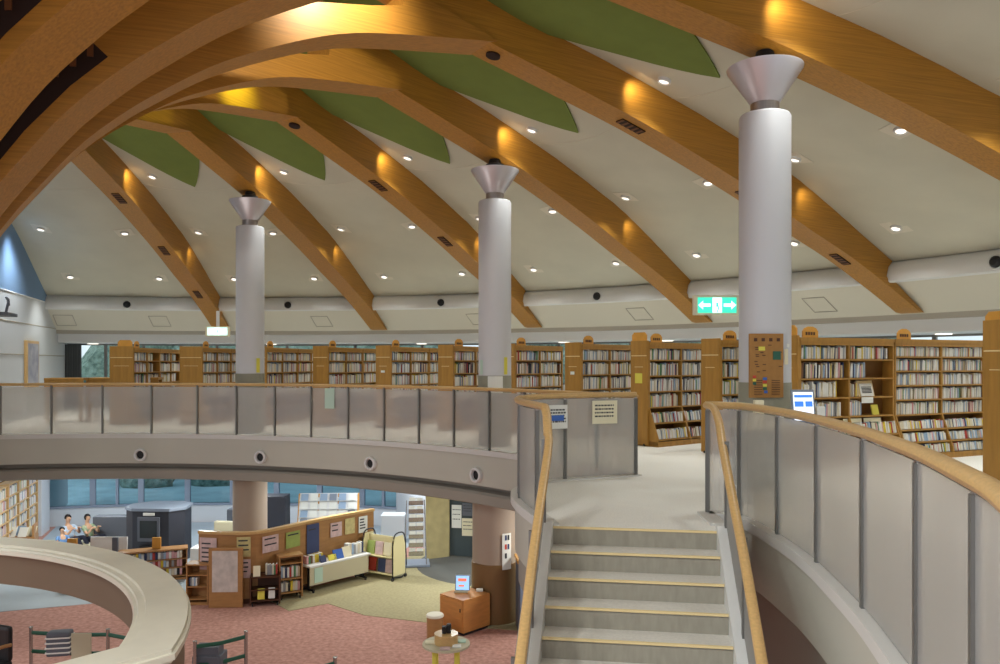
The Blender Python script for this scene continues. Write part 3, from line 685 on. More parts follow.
for dz, da, mm in ((.5, -3, 'bluep'), (.5, 4, 'ink'), (.34, -3, 'red'), (.34, 4, 'bluep'), (.18, -3, 'ink')):
    b = MB(); b.lathe([(.433, 1.0+dz), (.436, 1.0+dz), (.436, 1.09+dz), (.433, 1.09+dz)], 3, (0, 0, 0), -60+da-2.6, -60+da+2.6); o = b.build('photo_print', M[mm]); o.parent = cposter
# ------------------------------------------------------------------ exit signs
def exit_sign(loc, rz, w, h, label, arrow=True):
    t = thing('exit_sign', loc, rz, label, 'exit sign')
    m = MB(); m.bbox(-w/2, 0, -h/2, w/2, .07, h/2, .008); m.build('case', M['creampaper'], t)
    m = MB(); m.box(-w/2*.82, -.006, -h/2*.78, w/2*.82, 0, h/2*.78); f_ = m.build('light_panel', M['exitg'] if loc[0] > 0 else M['exitpale'], t)
    m = MB(); m.box(-.06*w/.6, -.01, -h/2*.76, .06*w/.6, -.006, h/2*.76)
    for s in (-1, 1):
        m.prism([(s*w*.4, 0), (s*w*.3, h*.22), (s*w*.3, h*.08), (s*w*.14, h*.08), (s*w*.14, -h*.08), (s*w*.3, -h*.08), (s*w*.3, -h*.22)], 'y', -.01, -.006)
    m.build('pictogram', M['exitw'], f_)
    m = MB(); m.lathe([(0, .0), (.02, .0), (.012, .02), (.015, .05), (0, .05)], 8, (0, -.012, -.02)); m.tube([(0, -.012, .0), (.02, -.012, -.04), (.0, -.012, -.09)], .008, 6); m.build('running_figure', M['exitg'], f_)
    m = MB(); m.box(w/2, .02, -.05, w/2+.18, .05, .05) if w < .63 and loc[0] > 0 else m.box(-.04, .03, h/2, .04, .05, h/2+.4); m.build('bracket', M['white'], t)
    return t
exit_sign((2.86, 10.45, 2.26), 0, .62, .26, 'large green exit sign with arrows in front of the nearest column')
t = exit_sign((-7.2, 20.2, 2.30), 0, .62, .25, 'small distant bright exit sign left of the leftmost white column')

# ------------------------------------------------------------------ downlights
BN = {0: 'the bay beside the left wall', 1: 'the bay left of the first column', 2: 'the bay right of the first column', 3: 'the bay left of the middle column', 4: 'the bay right of the middle column', 5: 'the bay left of the nearest column', 6: 'the bay right of the nearest column'}
dl = None
def downlight(r, a, label, square=False):
    e = .25; p = pol(r, a, ceil_z(r, a)); dr = (ceil_z(r+e, a)-ceil_z(r-e, a))/(2*e); da = (ceil_z(r, a+1)-ceil_z(r, a-1))/(2*R(1)*r)
    er = Vector((cos(R(a)), sin(R(a)), 0)); et = Vector((-sin(R(a)), cos(R(a)), 0))
    n = (er*dr+et*da-Vector((0, 0, 1))).normalized()
    ex = (er-n*er.dot(n)).normalized(); ey = n.cross(ex); q = Matrix((ex, ey, n)).transposed()
    t = bpy.data.objects.new('downlight', None); COL.objects.link(t); t.location = p+n*.01; t.rotation_euler = q.to_euler(); tag(t, label, 'downlight', 'recessed ceiling downlights')
    m = MB(); m.lathe([(.10, -.01), (.105, .03), (.09, .045), (.07, .03)], 24); m.build('rim', M['ledge'], t, smooth=True)
    m = MB(); m.lathe([(0, .03), (.07, .03)], 24); m.build('lens', M['lamp'], t)
    if square: m = MB(); m.box(-.21, -.21, -.01, .21, .21, -.004); m.build('plate', M['soffit'], t)
    lamp('SPOT', 'downlight_lamp', p+Vector((0, 0, -.12)), DN_W, NEUT, shadow_soft_size=.12, spot_size=R(118), spot_blend=.8)
for bi, (hi, lo) in enumerate(bays[:7]):
    mid = (hi+lo)/2
    downlight(11.75, mid+4.0, 'recessed downlight beside the green leaf tip in '+BN[bi])
    for r, dp_, dm_, rn in ((14.65, 4.4, -3.3, 'middle ring'), (17.3, 4.3, -3.6, 'outer ring')):
        for da, w in ((dp_, 'left'), (dm_, 'right')):
            downlight(r, mid+da, 'recessed downlight, %s one of the %s in %s' % (w, rn, BN[bi]), True)
# black ball speakers on the ledge
for px, w in ((127, 'leftmost'), (288, 'right of the first column'), (441, 'left of the middle column'), (597, 'right of the middle column'), (996, 'at the right edge')):
    a = ang_of(px, 18.2); t = thing('ledge_nozzle', pol(18.2, a, 3.25), a, 'black round air nozzle on the white ceiling ledge, '+w, 'air nozzle', 'nozzles on the ledge')
    m = MB(); m.xf = Matrix.Rotation(-pi/2, 4, 'Y'); m.lathe([(0, .1), (.06, .09), (.1, .04), (.105, -.02)], 20); m.build('ball', M['black'], t, smooth=True)
    m = MB(); m.xf = Matrix.Rotation(-pi/2, 4, 'Y'); m.lathe([(.1, .0), (.125, .03), (.14, 0)], 20); m.build('rim', M['ledge'], t, smooth=True)
# access hatches on the lower soffit
for px in (65, 160, 322, 478, 640, 820):
    a = ang_of(px, 19.1); z0 = lambda r: 3.13-(r-18.44)*.517-.008
    m = MB()
    c_ = [pol(18.8, a-.8), pol(18.8, a+.8), pol(19.35, a+.8), pol(19.35, a-.8)]; zz = [z0(18.8), z0(18.8), z0(19.35), z0(19.35)]
    for i in range(4):
        p, q = c_[i], c_[(i+1) % 4]; m.tube([(p.x, p.y, zz[i]), (q.x, q.y, zz[(i+1) % 4])], .012, 4)
    struct(m, 'trim_hatch', M['greyw'])
# small round lights under the window band
for px in (92, 270, 420, 562, 665, 940):
    a = ang_of(px, 20.6)
    m = MB(); m.lathe([(0, -.01), (.16, -.01), (.17, .01)], 20); o = m.build('soffit_light', M['lamp']); o.location = pol(20.75, a, 2.12)
    tag(o, 'glowing round light under the white band, '+{92: 'leftmost, above the curtained window', 270: 'just right of the first column', 420: 'left of the middle column', 562: 'right of the middle column', 665: 'above the landing', 940: 'at the far right'}[px], 'ceiling light', 'lights under the window band')

# ------------------------------------------------------------------ left wall things and far-left furniture
t = thing('framed_painting', wp(16.2, .85, -.08), WALL_A+0, 'tall framed pale artwork standing against the left side wall', 'picture')
t.rotation_euler = (0, 0, R(WALL_A)); t.location = wp(16.5, 1.05, -.05)
m = MB(); m.bbox(-.62, -.04, -.22, .62, .04, 1.05, .01); m.build('frame', M['rail'], t)
m = MB(); m.box(-.54, .04, -.1, .54, .046, .97); m.build('picture', mat('pale_art', (188, 186, 190), .5, noise=.3, scale=3, rgb2=(140, 140, 160)), t)
for o_ in t.children: o_.scale = (1, -1, 1) if o_.name.startswith('picture') else (1, 1, 1)
t = thing('wall_bracket', wp(13.5, 2.62, -.02), WALL_A, 'grey curved bracket on the left side wall at the picture edge', 'bracket')
m = MB(); m.bbox(-.5, -.35, -.02, .3, .0, .06, .01); m.build('shelf', M['greyp'], t)
m = MB(); m.tube([(-.1, -.2, .05), (-.1, -.25, .3), (-.05, -.2, .42), (.1, -.2, .4), (.15, -.2, .25)], .03, 8); m.build('arm', M['greyp'], t, smooth=True)
m = MB(); 
for k in range(6): m.tube([pol(20.9, ang_of(67, 20.9)-k*.2, .02), pol(20.9, ang_of(67, 20.9)-k*.2, 2.1)], .065, 8)
tag(m.build('curtain', M['curtain'], smooth=True), 'dark grey curtain gathered at the left end of the far window', 'curtain')
for (x, y, w, lb_) in ((-10.9, 20.0, .9, 'low wooden reading table by the left side wall'), (-9.7, 20.6, 1.7, 'long low wooden table under the far left window')):
    t = thing('reading_table', (x, y, 0), 10, lb_, 'table')
    m = MB(); m.bbox(-w/2, -.3, 1.06, w/2, .3, 1.12, .01); m.build('tabletop', M['case'], t)
    m = MB(); m.box(-w/2, -.28, .8, w/2, -.25, 1.06); m.build('apron', M['case'], t)
    for sx in (-1, 1):
        for sy in (-1, 1): m = MB(); m.box(sx*(w/2-.06)-.03, sy*.24-.03, 0, sx*(w/2-.06)+.03, sy*.24+.03, 1.06); m.build('leg', M['case'], t)

# ------------------------------------------------------------------ lower floor
f = MB(); f.lathe([(0, 0), (17.4, 0)], 72, (CX, CY, ZL)); struct(f, 'floor_lower', M['pink'])
bp = [(-4.65, 15.68), (-3.95, 14.85), (-3.32, 15.3), (-2.5, 14.6), (-1.35, 14.2), (-.3, 13.9), (1.5, 13.5), (6, 13.5), (6, 20), (-1.4, 21.2), (-2.6, 17.8), (-3.6, 16.7)]
f = MB(); f.prism(bp, 'z', ZL, ZL+.008); struct(f, 'floor_beige_path', M['beige'])
tp = [(-4.75, 15.6), (-3.75, 16.95), (-2.6, 17.85), (-2.1, 21.8)]+[tuple(pol(17.3, a))[:2] for a in (75, 82, 90, 98, 106)]+[(-9.9, 14.6), (-6.2, 15.9)]
f = MB(); f.prism(tp, 'z', ZL, ZL+.006); struct(f, 'floor_pale_area', M['tile'])
f = MB(); f.lathe([(0, .016), (1.95, .016), (2.0, 0)], 40, (.05, 18.35, ZL)); struct(f, 'floor_dark_mat', M['mat_'], smooth=True)
# window wall below
wallr = 17.3
m = MB(); m.lathe([(wallr, 0), (wallr, .5), (wallr+.15, .5), (wallr+.15, 0)], 60, (CX, CY, ZL), 40, WALL_A); struct(m, 'wall_lower_sill', M['wallw'])
k = 100; a = WALL_A-.4
while a > 64:
    k += 1; b = a-4.3
    t = tag(bpy.data.objects.new('window_%d' % k, None), kind='structure'); COL.objects.link(t); t.location = pol(wallr+.05, (a+b)/2, ZL+.5); loc = t.location.copy()
    f = MB()
    for x in (a, b+.25, (a+b)/2+.12 if k % 3 == 0 else None):
        if x is None: continue
        f.add([pol(r, y, z)-loc for r in (wallr, wallr+.1) for y in (x, x-.25) for z in (ZL+.5, -.68)], [(0,1,3,2),(4,6,7,5),(0,4,5,1),(2,3,7,6),(0,2,6,4),(1,5,7,3)])
    f.add([pol(r, y, z)-loc for r in (wallr-.03, wallr+.12) for y in (a, b) for z in (ZL+.5, ZL+.56)], [(0,1,3,2),(4,6,7,5),(0,4,5,1),(2,3,7,6),(0,2,6,4),(1,5,7,3)])
    f.build('window_frame', M['boothtop'], t)
    g = MB(); g.add([pol(wallr+.05, x, z)-loc for x in (a, b) for z in (ZL+.5, -.68)], [(0,1,3,2)]); g.build('pane', M['glass_low'], t)
    a = b
# stone wall and glazed entrance on the right of the lower hall
m = MB(); m.wallpath([(-1.75, 19.3), (-1.72, 18.75), (-1.27, 19.0), (-1.22, 19.8)], .12, ZL, -.68); struct(m, 'wall_stone', M['stone'])
m = MB(); m.wallpath([(-2.9, 22.5), (-1.75, 19.6)], .1, ZL, -.68); struct(m, 'wall_lower_back', M['wallw'])
m = MB(); m.wallpath([(-1.2, 19.75), (-1.18, 19.15), (.3, 18.75), (4, 18.4), (7, 16.5)], .12, ZL, -.68); struct(m, 'wall_lower_right', mat('dark_glazing', (74, 84, 88), .25))
m = MB(); m.box(-.62, 18.8, ZL, -.54, 18.9, -.68); m.box(.2, 18.6, ZL, .28, 18.7, -.68); struct(m, 'door_1', M['post'])
for x, y, z, w, h, mm, lb_ in ((-1.04, 19.0, -2.18, .24, .55, 'paper', 'white poster hanging in the dark entrance glazing, left one'), (-.77, 18.92, -2.0, .26, .3, 'greyp', 'grey shaded poster hanging in the entrance, upper right one'), (-.77, 18.92, -2.42, .28, .42, 'creampaper', 'cream notice with dark picture in the entrance')):
    notice((x, y, z), -10, w, h, mm, lb_, 3)

# curved wooden partition with posters
PP = [tuple(p) for p in smoothpath([(-5.86, 15.46, 0), (-5.3, 15.36, 0), (-4.75, 15.4, 0), (-4.28, 15.98, 0), (-3.72, 16.8, 0), (-2.85, 17.8, 0)], 5)]
t = thing('partition', (PP[0][0], PP[0][1], ZL), 0, 'curved wooden partition covered with posters in the lower hall', 'partition')
Q = [(p[0]-PP[0][0], p[1]-PP[0][1]) for p in PP]
m = MB(); m.wallpath(Q, .05, 0, 1.33); m.build('panel', M['orange'], t)
m = MB(); m.wallpath(Q, .12, 1.33, 1.38); m.build('top_cap', M['rail'], t)
m = MB(); m.wallpath(Q, .08, 0, .09); m.build('kickboard', M['dkwood'], t)
def on_part(s, z, w, h, m, label, lines=3, blue=False, name='poster'):
    Ls = seglen(Q); p = at_len(Q, Ls, s); q = at_len(Q, Ls, s+.05); an = degrees(atan2(q[1]-p[1], q[0]-p[0]))
    nn = Vector((sin(R(an)), -cos(R(an)), 0))
    loc = Vector((PP[0][0]+p[0], PP[0][1]+p[1], ZL+z))+nn*.045
    t = thing(name, loc, an, label, 'poster', 'posters on the wooden partition')
    k = MB(); k.box(-w/2, -.006, -h/2, w/2, 0, h/2); k.build('sheet', M[m] if m in MATS or m in M else m, t)
    k = MB()
    for i in range(lines): z_ = h*(.32-.7*i/max(1, lines)); k.box(-w*.38, -.009, z_-.015, w*random.uniform(.1, .38), -.006, z_+.012)
    if lines: k.build('print', M['blueink'] if blue else M['ink'], t)
M['pinkp'] = mat('pink_poster', (214, 186, 184), .8, noise=.2, scale=9); M['greenp'] = mat('green_poster', (158, 174, 96), .8, noise=.1, scale=9); M['bluep'] = mat('navy_poster', (66, 76, 112), .8)
M['mapp'] = mat('map_poster', (206, 196, 190), .8, noise=.22, scale=6); M['greyposter'] = mat('grey_poster', (178, 184, 182), .8, noise=.15, scale=14); M['yelp'] = mat('yellow_poster', (206, 192, 136), .8, noise=.2, scale=12)
on_part(.22, .95, .36, .62, 'pinkp', 'pale pink poster at the left end of the partition', 5)
on_part(.92, 1.1, .26, .38, 'yelp', 'cream poster near the left end of the partition, upper', 3)
on_part(.92, .68, .26, .36, 'pinkp', 'pinkish poster under the cream one on the partition', 3)
on_part(1.42, 1.1, .38, .32, 'pinkp', 'landscape poster with red and green print on the partition', 2)
on_part(1.98, 1.08, .36, .32, 'greenp', 'lime green poster on the partition', 1)
on_part(2.52, 1.0, .34, .60, 'bluep', 'dark blue poster with photo on the partition', 1)
on_part(3.15, 1.08, .3, .3, 'pinkp', 'pink and white poster right of the dark blue one', 2)
on_part(3.52, 1.1, .26, .34, 'yelp', 'yellow poster with dark round head drawing', 0)
on_part(3.88, 1.08, .24, .36, 'paper', 'white leaflet poster near the right end of the partition', 4)
# board with big map in front of the partition
t = thing('map_stand', (-5.2, 15.05, ZL), 2, 'wooden panel with a large pale map poster in front of the partition', 'display board')
m = MB(); m.bbox(-.33, 0, 0, .31, .06, 1.13, .01); m.build('panel', M['orange'], t)
m = MB(); m.box(-.26, -.008, .3, .22, 0, 1.08); m.build('map_sheet', M['mapp'], t)
# ------- small furniture with books
def loose_books(origin, rz, x0, x1, y, z, h, n, where, group, dp=.14, tilt=0, wide=None):
    Mx = Matrix.Translation(origin) @ Matrix.Rotation(R(rz), 4, 'Z')
    for k in range(n):
        ci = random.choices(range(12), [20, 10, 6, 8, 4, 5, 6, 6, 6, 3, 8, 5])[0]
        w = (x1-x0)/n; o = bpy.data.objects.new('book', book_mesh(ci)); COL.objects.link(o)
        hh = h*random.uniform(.8, 1)
        o.matrix_world = Mx @ Matrix.Translation((x0+k*w, y, z)) @ Matrix.Rotation(-tilt, 4, 'X') @ Matrix.Diagonal(((wide or w*.92), dp, hh, 1))
        tag(o, '%s book, %s from the left, %s' % (BOOKC[ci][0], ORD[k], where), 'book', group)
def shelfunit(name, loc, rz, w, dp, h, levels, m, label, cat, top=True, cast=False):
    t = thing(name, loc, rz, label, cat)
    for x in (0, w-.025): k = MB(); k.box(x, 0, .04, x+.025, dp, h); k.build('side_panel', M[m], t)
    k = MB(); k.box(0, dp-.015, .04, w, dp, h); k.build('back_panel', M[m], t)
    for z in levels: k = MB(); k.box(.02, 0, z-.02, w-.02, dp, z); k.build('shelf', M[m], t)
    if top: k = MB(); k.box(-.01, -.01, h-.02, w+.01, dp, h+.01); k.build('top_board', M[m], t)
    if cast:
        for x in (.05, w-.05):
            for y in (.04, dp-.04): k = MB(); k.tube([(x-.012, y, .03), (x+.012, y, .03)], .03, 10); k.build('caster', M['black'], t)
    else: k = MB(); k.box(0, .01, 0, w, dp-.01, .05); k.build('plinth', M[m], t)
    return t
# small corner shelf at the left end
shelfunit('small_shelf', (-6.02, 15.2, ZL), 2, .42, .3, .78, [.12, .36, .58], 'orange', 'small orange wood shelf at the left end of the partition', 'shelf')
loose_books(Vector((-6.02, 15.2, ZL)), 2, .04, .2, .04, .36, .17, 5, 'middle shelf of the small orange shelf', 'books in the small orange shelf')
# dark bookstand
shelfunit('book_stand', (-4.76, 15.08, ZL), 12, .56, .32, .58, [.12, .32, .56], 'dkwood', 'dark brown low book stand on casters before the partition', 'book stand', top=False, cast=True)
loose_books(Vector((-4.76, 15.08, ZL)), 12, .28, .5, .1, .57, .2, 7, 'on top of the dark book stand', 'books on the dark book stand')
for x, z, ww, hh, mm, lb_ in ((.06, .57, .13, .2, 'creampaper', 'cream booklet facing out on top of the dark stand'), (.14, .13, .13, .2, 'yellow', 'yellow-edged booklet facing out low in the dark stand, left'), (.34, .14, .12, .2, 'paper', 'white booklet facing out low in the dark stand, right')):
    k = MB(); k.xf = Matrix.Rotation(-.15, 4, 'X'); k.bbox(0, -.01, 0, ww, .01, hh, .002); o = k.build('booklet', M[mm]); o.matrix_world = Matrix.Translation((-4.76, 15.08, ZL)) @ Matrix.Rotation(R(12), 4, 'Z') @ Matrix.Translation((x, .03, z)); tag(o, lb_, 'booklet')
shelfunit('book_stand', (-4.30, 15.45, ZL), 28, .46, .32, .86, [.15, .42, .72], 'orange', 'orange wood book stand beside the dark one', 'book stand', cast=True)
loose_books(Vector((-4.30, 15.45, ZL)), 28, .04, .42, .05, .43, .24, 9, 'upper shelf of the orange book stand', 'books in the orange stand')
loose_books(Vector((-4.30, 15.45, ZL)), 28, .04, .42, .05, .16, .2, 8, 'lower shelf of the orange book stand', 'books in the orange stand')
# folding table with books
t = thing('folding_table', (-3.83, 15.92, ZL), 48, 'beige folding table with modesty panel and books before the partition', 'table')
m = MB(); m.bbox(0, -.02, .52, 1.55, .36, .56, .008); m.build('tabletop', M['white'], t)
m = MB(); m.box(.02, .0, .16, 1.5, .02, .52); m.build('modesty_panel', M['beigepanel'], t)
for x in (.1, 1.42):
    m = MB(); m.box(x-.02, .15, .05, x+.02, .19, .52); m.box(x-.02, -.02, .04, x+.02, .36, .07); m.build('leg', M['black'], t)
    for y in (0, .34): m = MB(); m.tube([(x-.012, y, .025), (x+.012, y, .025)], .025, 8); m.build('caster', M['black'], t)
loose_books(Vector((-3.83, 15.92, ZL)), 48, .05, .45, .16, .562, .17, 8, 'on the left of the folding table', 'books on the folding table')
loose_books(Vector((-3.83, 15.92, ZL)), 48, 1.08, 1.5, .16, .562, .24, 8, 'on the right of the folding table', 'books on the folding table')
for x, ww, hh, mm, w_ in ((.52, .2, .12, 'yellow', 'yellow'), (.66, .24, .2, 'blueink', 'blue and white'), (.9, .2, .22, 'creampaper', 'cream'), (.32, .14, .14, 'bluep', 'navy')):
    k = MB(); k.xf = Matrix.Rotation(-.4, 4, 'X'); k.bbox(0, -.01, 0, ww, .01, hh, .002); o = k.build('picture_book', M[mm]); o.matrix_world = Matrix.Translation((-3.83, 15.92, ZL)) @ Matrix.Rotation(R(48), 4, 'Z') @ Matrix.Translation((x, .06, .565)); tag(o, w_+' picture book leaning on the folding table', 'book')
k = MB(); k.box(.12, -.012, .2, .32, -.004, .5); o = k.build('notice', M['mint']); o.matrix_world = Matrix.Translation((-3.83, 15.92, ZL)) @ Matrix.Rotation(R(48), 4, 'Z'); tag(o, 'pale leaflet taped to the front of the folding table', 'notice')
# book cart
t = thing('book_cart', (-2.99, 17.25, ZL), -30, 'beige book cart with black frame and casters full of picture books', 'book cart')
cw, cd, chh = .82, .45, 1.0
for x in (0, cw):
    m = MB(); m.tube(smoothpath([(x, 0, .08), (x, 0, .75), (x, .06, .95), (x, .15, 1.0), (x, cd-.15, 1.0), (x, cd-.06, .95), (x, cd, .75), (x, cd, .08), (x, 0, .08)], 3), .014, 8); m.build('frame', M['black'], t, smooth=True)
    m = MB(); m.prism([(.02, .1), (cd-.02, .1), (cd-.02, .74), (cd-.1, .93), (.1, .93), (.02, .74)], 'x', x-.008, x+.008); m.build('side_panel', M['cream'], t)
    for y in (0, cd): m = MB(); m.tube([(x-.014, y, .042), (x+.014, y, .042)], .04, 12); m.build('caster', M['black'], t)
for z in (.14, .5): m = MB(); m.box(0, 0, z-.02, cw, cd, z); m.build('shelf', M['cream'], t)
m = MB(); m.box(0, cd/2-.01, .14, cw, cd/2+.01, .9); m.build('divider', M['cream'], t)
for (x, z, mm, w_) in ((.06, .51, 'greenp', 'green'), (.29, .51, 'pinkp', 'pink'), (.52, .51, 'creampaper', 'cream'), (.1, .15, 'red', 'red'), (.36, .15, 'bluep', 'navy'), (.56, .15, 'pinkp', 'pale pink')):
    k = MB(); k.xf = Matrix.Rotation(-.12, 4, 'X'); k.bbox(0, -.012, 0, .2, .012, .28, .003); o = k.build('picture_book', M[mm]); o.matrix_world = Matrix.Translation((-2.99, 17.25, ZL)) @ Matrix.Rotation(R(-30), 4, 'Z') @ Matrix.Translation((x, .08, z)); tag(o, '%s picture book facing out on the %s shelf of the book cart' % (w_, 'upper' if z > .3 else 'lower'), 'book')
# brochure rack
t = thing('brochure_rack', (-2.18, 18.05, ZL), 8, 'grey metal brochure rack with a transparent tray base by the stone wall', 'rack')
for x in (0, .5):
    m = MB(); m.tube([(x, -.1, .06), (x*.9+.03, .05, .9), (x*.8+.06, .1, 1.5)], .012, 6); m.tube([(x, .4, .06), (x*.9+.03, .2, .9), (x*.8+.06, .1, 1.5)], .012, 6); m.build('frame', M['chrome'], t)
m = MB(); m.bbox(-.05, -.15, .02, .58, .45, .07, .01); m.build('base', M['boothtop'], t)
for i in range(7):
    z = .25+.19*i; m = MB(); m.box(.1, .0-.0+.012*i, z, .44, .1+.01*i, z+.012); m.box(.1, .0+.012*i, z, .44, .006+.012*i, z+.1); m.build('tray', M['chrome'], t)
    m = MB(); m.box(.12, .02+.012*i, z+.014, .26, .05+.012*i, z+.17); m.box(.28, .02+.012*i, z+.014, .42, .05+.012*i, z+.16); o = m.build('leaflets', M['paper']); o.location = (-2.18, 18.05, ZL); o.rotation_euler = (0, 0, R(8)); tag(o, 'white leaflets in the %s tray from the bottom of the brochure rack' % ORD[i], 'leaflets', 'leaflets in the brochure rack')
# orange kiosk cabinet
t = thing('cabinet', (-.62, 13.46, ZL), 42, 'orange wooden cabinet with a keyhole door beside the brown column', 'cabinet')
t.rotation_euler = (0, 0, R(46))
m = MB(); m.bbox(0, 0, .05, .64, .60, .61, .006); m.build('body', M['cabwood'], t)
m = MB(); m.box(.03, .03, 0, .61, .57, .05); m.build('plinth', M['black'], t)
m = MB(); m.box(-.012, .02, .07, .0, .58, .59); dr = m.build('door', M['cabwood'], t)
m = MB(); m.box(-.02, .06, .4, -.012, .08, .46); m.build('keyhole', M['black'], dr)
t = thing('tablet_sign', (-.66, 13.95, ZL+.612), -5, 'small bright tablet sign standing on the orange cabinet', 'sign')
m = MB(); m.xf = Matrix.Rotation(-.15, 4, 'X'); m.bbox(-.13, -.012, .03, .13, .012, .3, .006); m.build('frame', M['boothtop'], t)
m = MB(); m.xf = Matrix.Rotation(-.15, 4, 'X'); m.box(-.115, -.016, .045, .115, -.012, .285); s_ = m.build('screen', M['lcd'], t)
m = MB(); m.xf = Matrix.Rotation(-.15, 4, 'X'); m.box(-.08, -.019, .19, .07, -.016, .24); m.box(-.07, -.019, .1, .03, -.016, .13); m.build('print', M['lcdr'], s_)
m = MB(); m.bbox(-.14, -.05, 0, .1, .05, .035, .01); m.build('foot', M['beigepanel'], t)
m = MB(); m.bbox(0, 0, 0, .12, .1, .04, .01); o = m.build('paper_tray', M['paper']); o.location = (-.42, 13.98, ZL+.612); tag(o, 'white paper tray right of the tablet sign on the orange cabinet', 'tray')
# cylinder stool
t = thing('stool', (-1.1, 13.42, ZL), 0, 'round wooden stool with cream seat beside the orange cabinet', 'stool')
m = MB(); m.lathe([(0, 0), (.14, 0), (.14, .36), (0, .36)], 28); m.build('body', M['orange'], t, smooth=True)
m = MB(); m.lathe([(0, .4), (.14, .4), (.15, .385), (.15, .36)], 28); m.build('seat', M['parapet'], t, smooth=True)
# round display table
t = thing('round_table', (-.77, 11.35, ZL), 0, 'round two-tier display table with cream top and yellow legs', 'table')
m = MB(); m.lathe([(0, .64), (.34, .64), (.34, .61), (0, .61)], 36); m.build('tabletop', M['beigepanel'], t, smooth=True)
m = MB(); m.lathe([(.0, .78), (.17, .78), (.17, .64)], 30); m.build('upper_tier', M['rail'], t, smooth=True)
m = MB(); m.lathe([(0, .02), (.3, .02), (.3, 0), (0, 0)], 30); m.build('base', M['rail'], t, smooth=True)
for a in (45, 135, 225, 315): m = MB(); m.box(.22*cos(R(a))-.03, .22*sin(R(a))-.03, .02, .22*cos(R(a))+.03, .22*sin(R(a))+.03, .61); m.build('leg', M['yellow'], t)
for x, y, z, w, h, mm, lb_ in ((-.3, -.05, .642, .14, .02, 'creampaper', 'cream book lying on the left of the round table'), (.12, -.0, .642, .16, .02, 'mint', 'pale green sheet on the right of the round table'), (-.07, -.3, .642, .14, .02, 'pinkp', 'pink card lying at the front of the round table'), (.1, -.2, .642, .12, .02, 'paper', 'white card lying front right on the round table')):
    k = MB(); k.bbox(x, y, 0, x+w, y+.1, h, .003); o = k.build('card', M[mm]); o.location = (-.77, 11.35, ZL+z); tag(o, lb_, 'card')
m = MB(); m.bbox(-.06, -.04, 0, .0, .04, .1, .01); m.bbox(0, -.03, 0, .07, .05, .13, .02); o = m.build('desk_object', M['black']); o.location = (-.77, 11.35, ZL+.782); tag(o, 'small black and silver gadget on the top tier of the round table', 'gadget')

# AV booth
t = thing('viewing_booth', (-8.05, 18.6, ZL), 0, 'dark octagonal viewing booth with built-in television', 'booth')
oct_ = [(-.78, -.1), (-.5, -.35), (.5, -.42), (.8, -.1), (.75, .5), (.4, .8), (-.4, .8), (-.8, .4)]
m = MB(); m.prism([(x*.98, y*.98) for x, y in oct_], 'z', 0, 1.18); m.build('body', M['dkblue'], t)
m = MB(); m.prism([(x*1.03, y*1.03) for x, y in oct_], 'z', 1.18, 1.24); m.build('top', M['boothtop'], t)
m = MB(); m.xf = Matrix.Rotation(R(-4), 4, 'Z'); m.bbox(-.3, -.44, .52, .3, -.4, 1.06, .01); tvf = m.build('television_frame', M['greyp'], t)
m = MB(); m.xf = Matrix.Rotation(R(-4), 4, 'Z'); m.box(-.23, -.447, .6, .23, -.44, .98); m.build('screen', M['screen'], tvf)
m = MB(); m.xf = Matrix.Rotation(R(-4), 4, 'Z'); m.box(-.25, -.43, .28, .25, -.4, .42); m.build('player', M['black'], t)
m = MB(); m.xf = Matrix.Rotation(R(-4), 4, 'Z'); m.box(-.15, -.43, 1.09, .15, -.4, 1.15); m.build('nameplate', M['paper'], t)
t.scale = (.88, .88, 1.04)
# grey seating behind
def block(name, loc, rz, w, dp, h, m, label, cat, back=None, arm=False):
    t = thing(name, loc, rz, label, cat)
    k = MB(); k.bbox(-w/2, 0, .03, w/2, dp, h*.55 if back else h, .03); k.build('seat' if back else 'body', M[m], t)
    if back: k = MB(); k.bbox(-w/2, dp-.15, h*.5, w/2, dp, h, .03); k.build('backrest', M[back], t)
    if arm:
        for s in (-1, 1): k = MB(); k.bbox(s*w/2-.06, 0, .03, s*w/2+.06, dp, h*.75, .03); k.build('armrest', M[m], t)
    k = MB(); k.box(-w/2+.03, .03, 0, w/2-.03, dp-.03, .04); k.build('plinth', M['black'], t)
    return t
block('screen_divider', (-9.6, 19.6, ZL), 0, .95, .3, .85, 'greyp', 'grey low divider left of the dark viewing booth', 'divider')
block('screen_divider', (-6.4, 20.3, ZL), 0, 1.2, .3, .9, 'greyp', 'grey low divider right of the dark viewing booth', 'divider')
block('sofa', (-6.55, 18.5, ZL), -10, .8, .6, .85, 'greyp', 'dark armchair with pale backrest right of the booth', 'armchair', 'beigepanel', True)
block('sofa', (-3.35, 19.2, ZL), 20, .55, .5, .85, 'greyp', 'dark grey chair right of the partition end', 'armchair', 'greyp')
block('counter', (-2.75, 20.3, ZL), 0, .62, .45, .75, 'wallw', 'pale grey counter behind the brochure rack', 'counter')
m = MB(); m.xf = Matrix.Rotation(-.08, 4, 'X'); m.bbox(-.4, 0, .02, .4, .04, .42, .01); o = m.build('whiteboard', M['white']); o.location = (-8.35, 17.95, ZL+.62); tag(o, 'blank white panel on the low shelf left of the booth', 'panel')
o.location = (-8.5, 17.2, ZL+.45)
m = MB(); m.bbox(-.12, 0, 0, .12, .5, .45, .02); o = m.build('white_box', M['white']); o.location = (-6.9, 17.95, ZL); tag(o, 'white block between the low bookcase and partition', 'box')
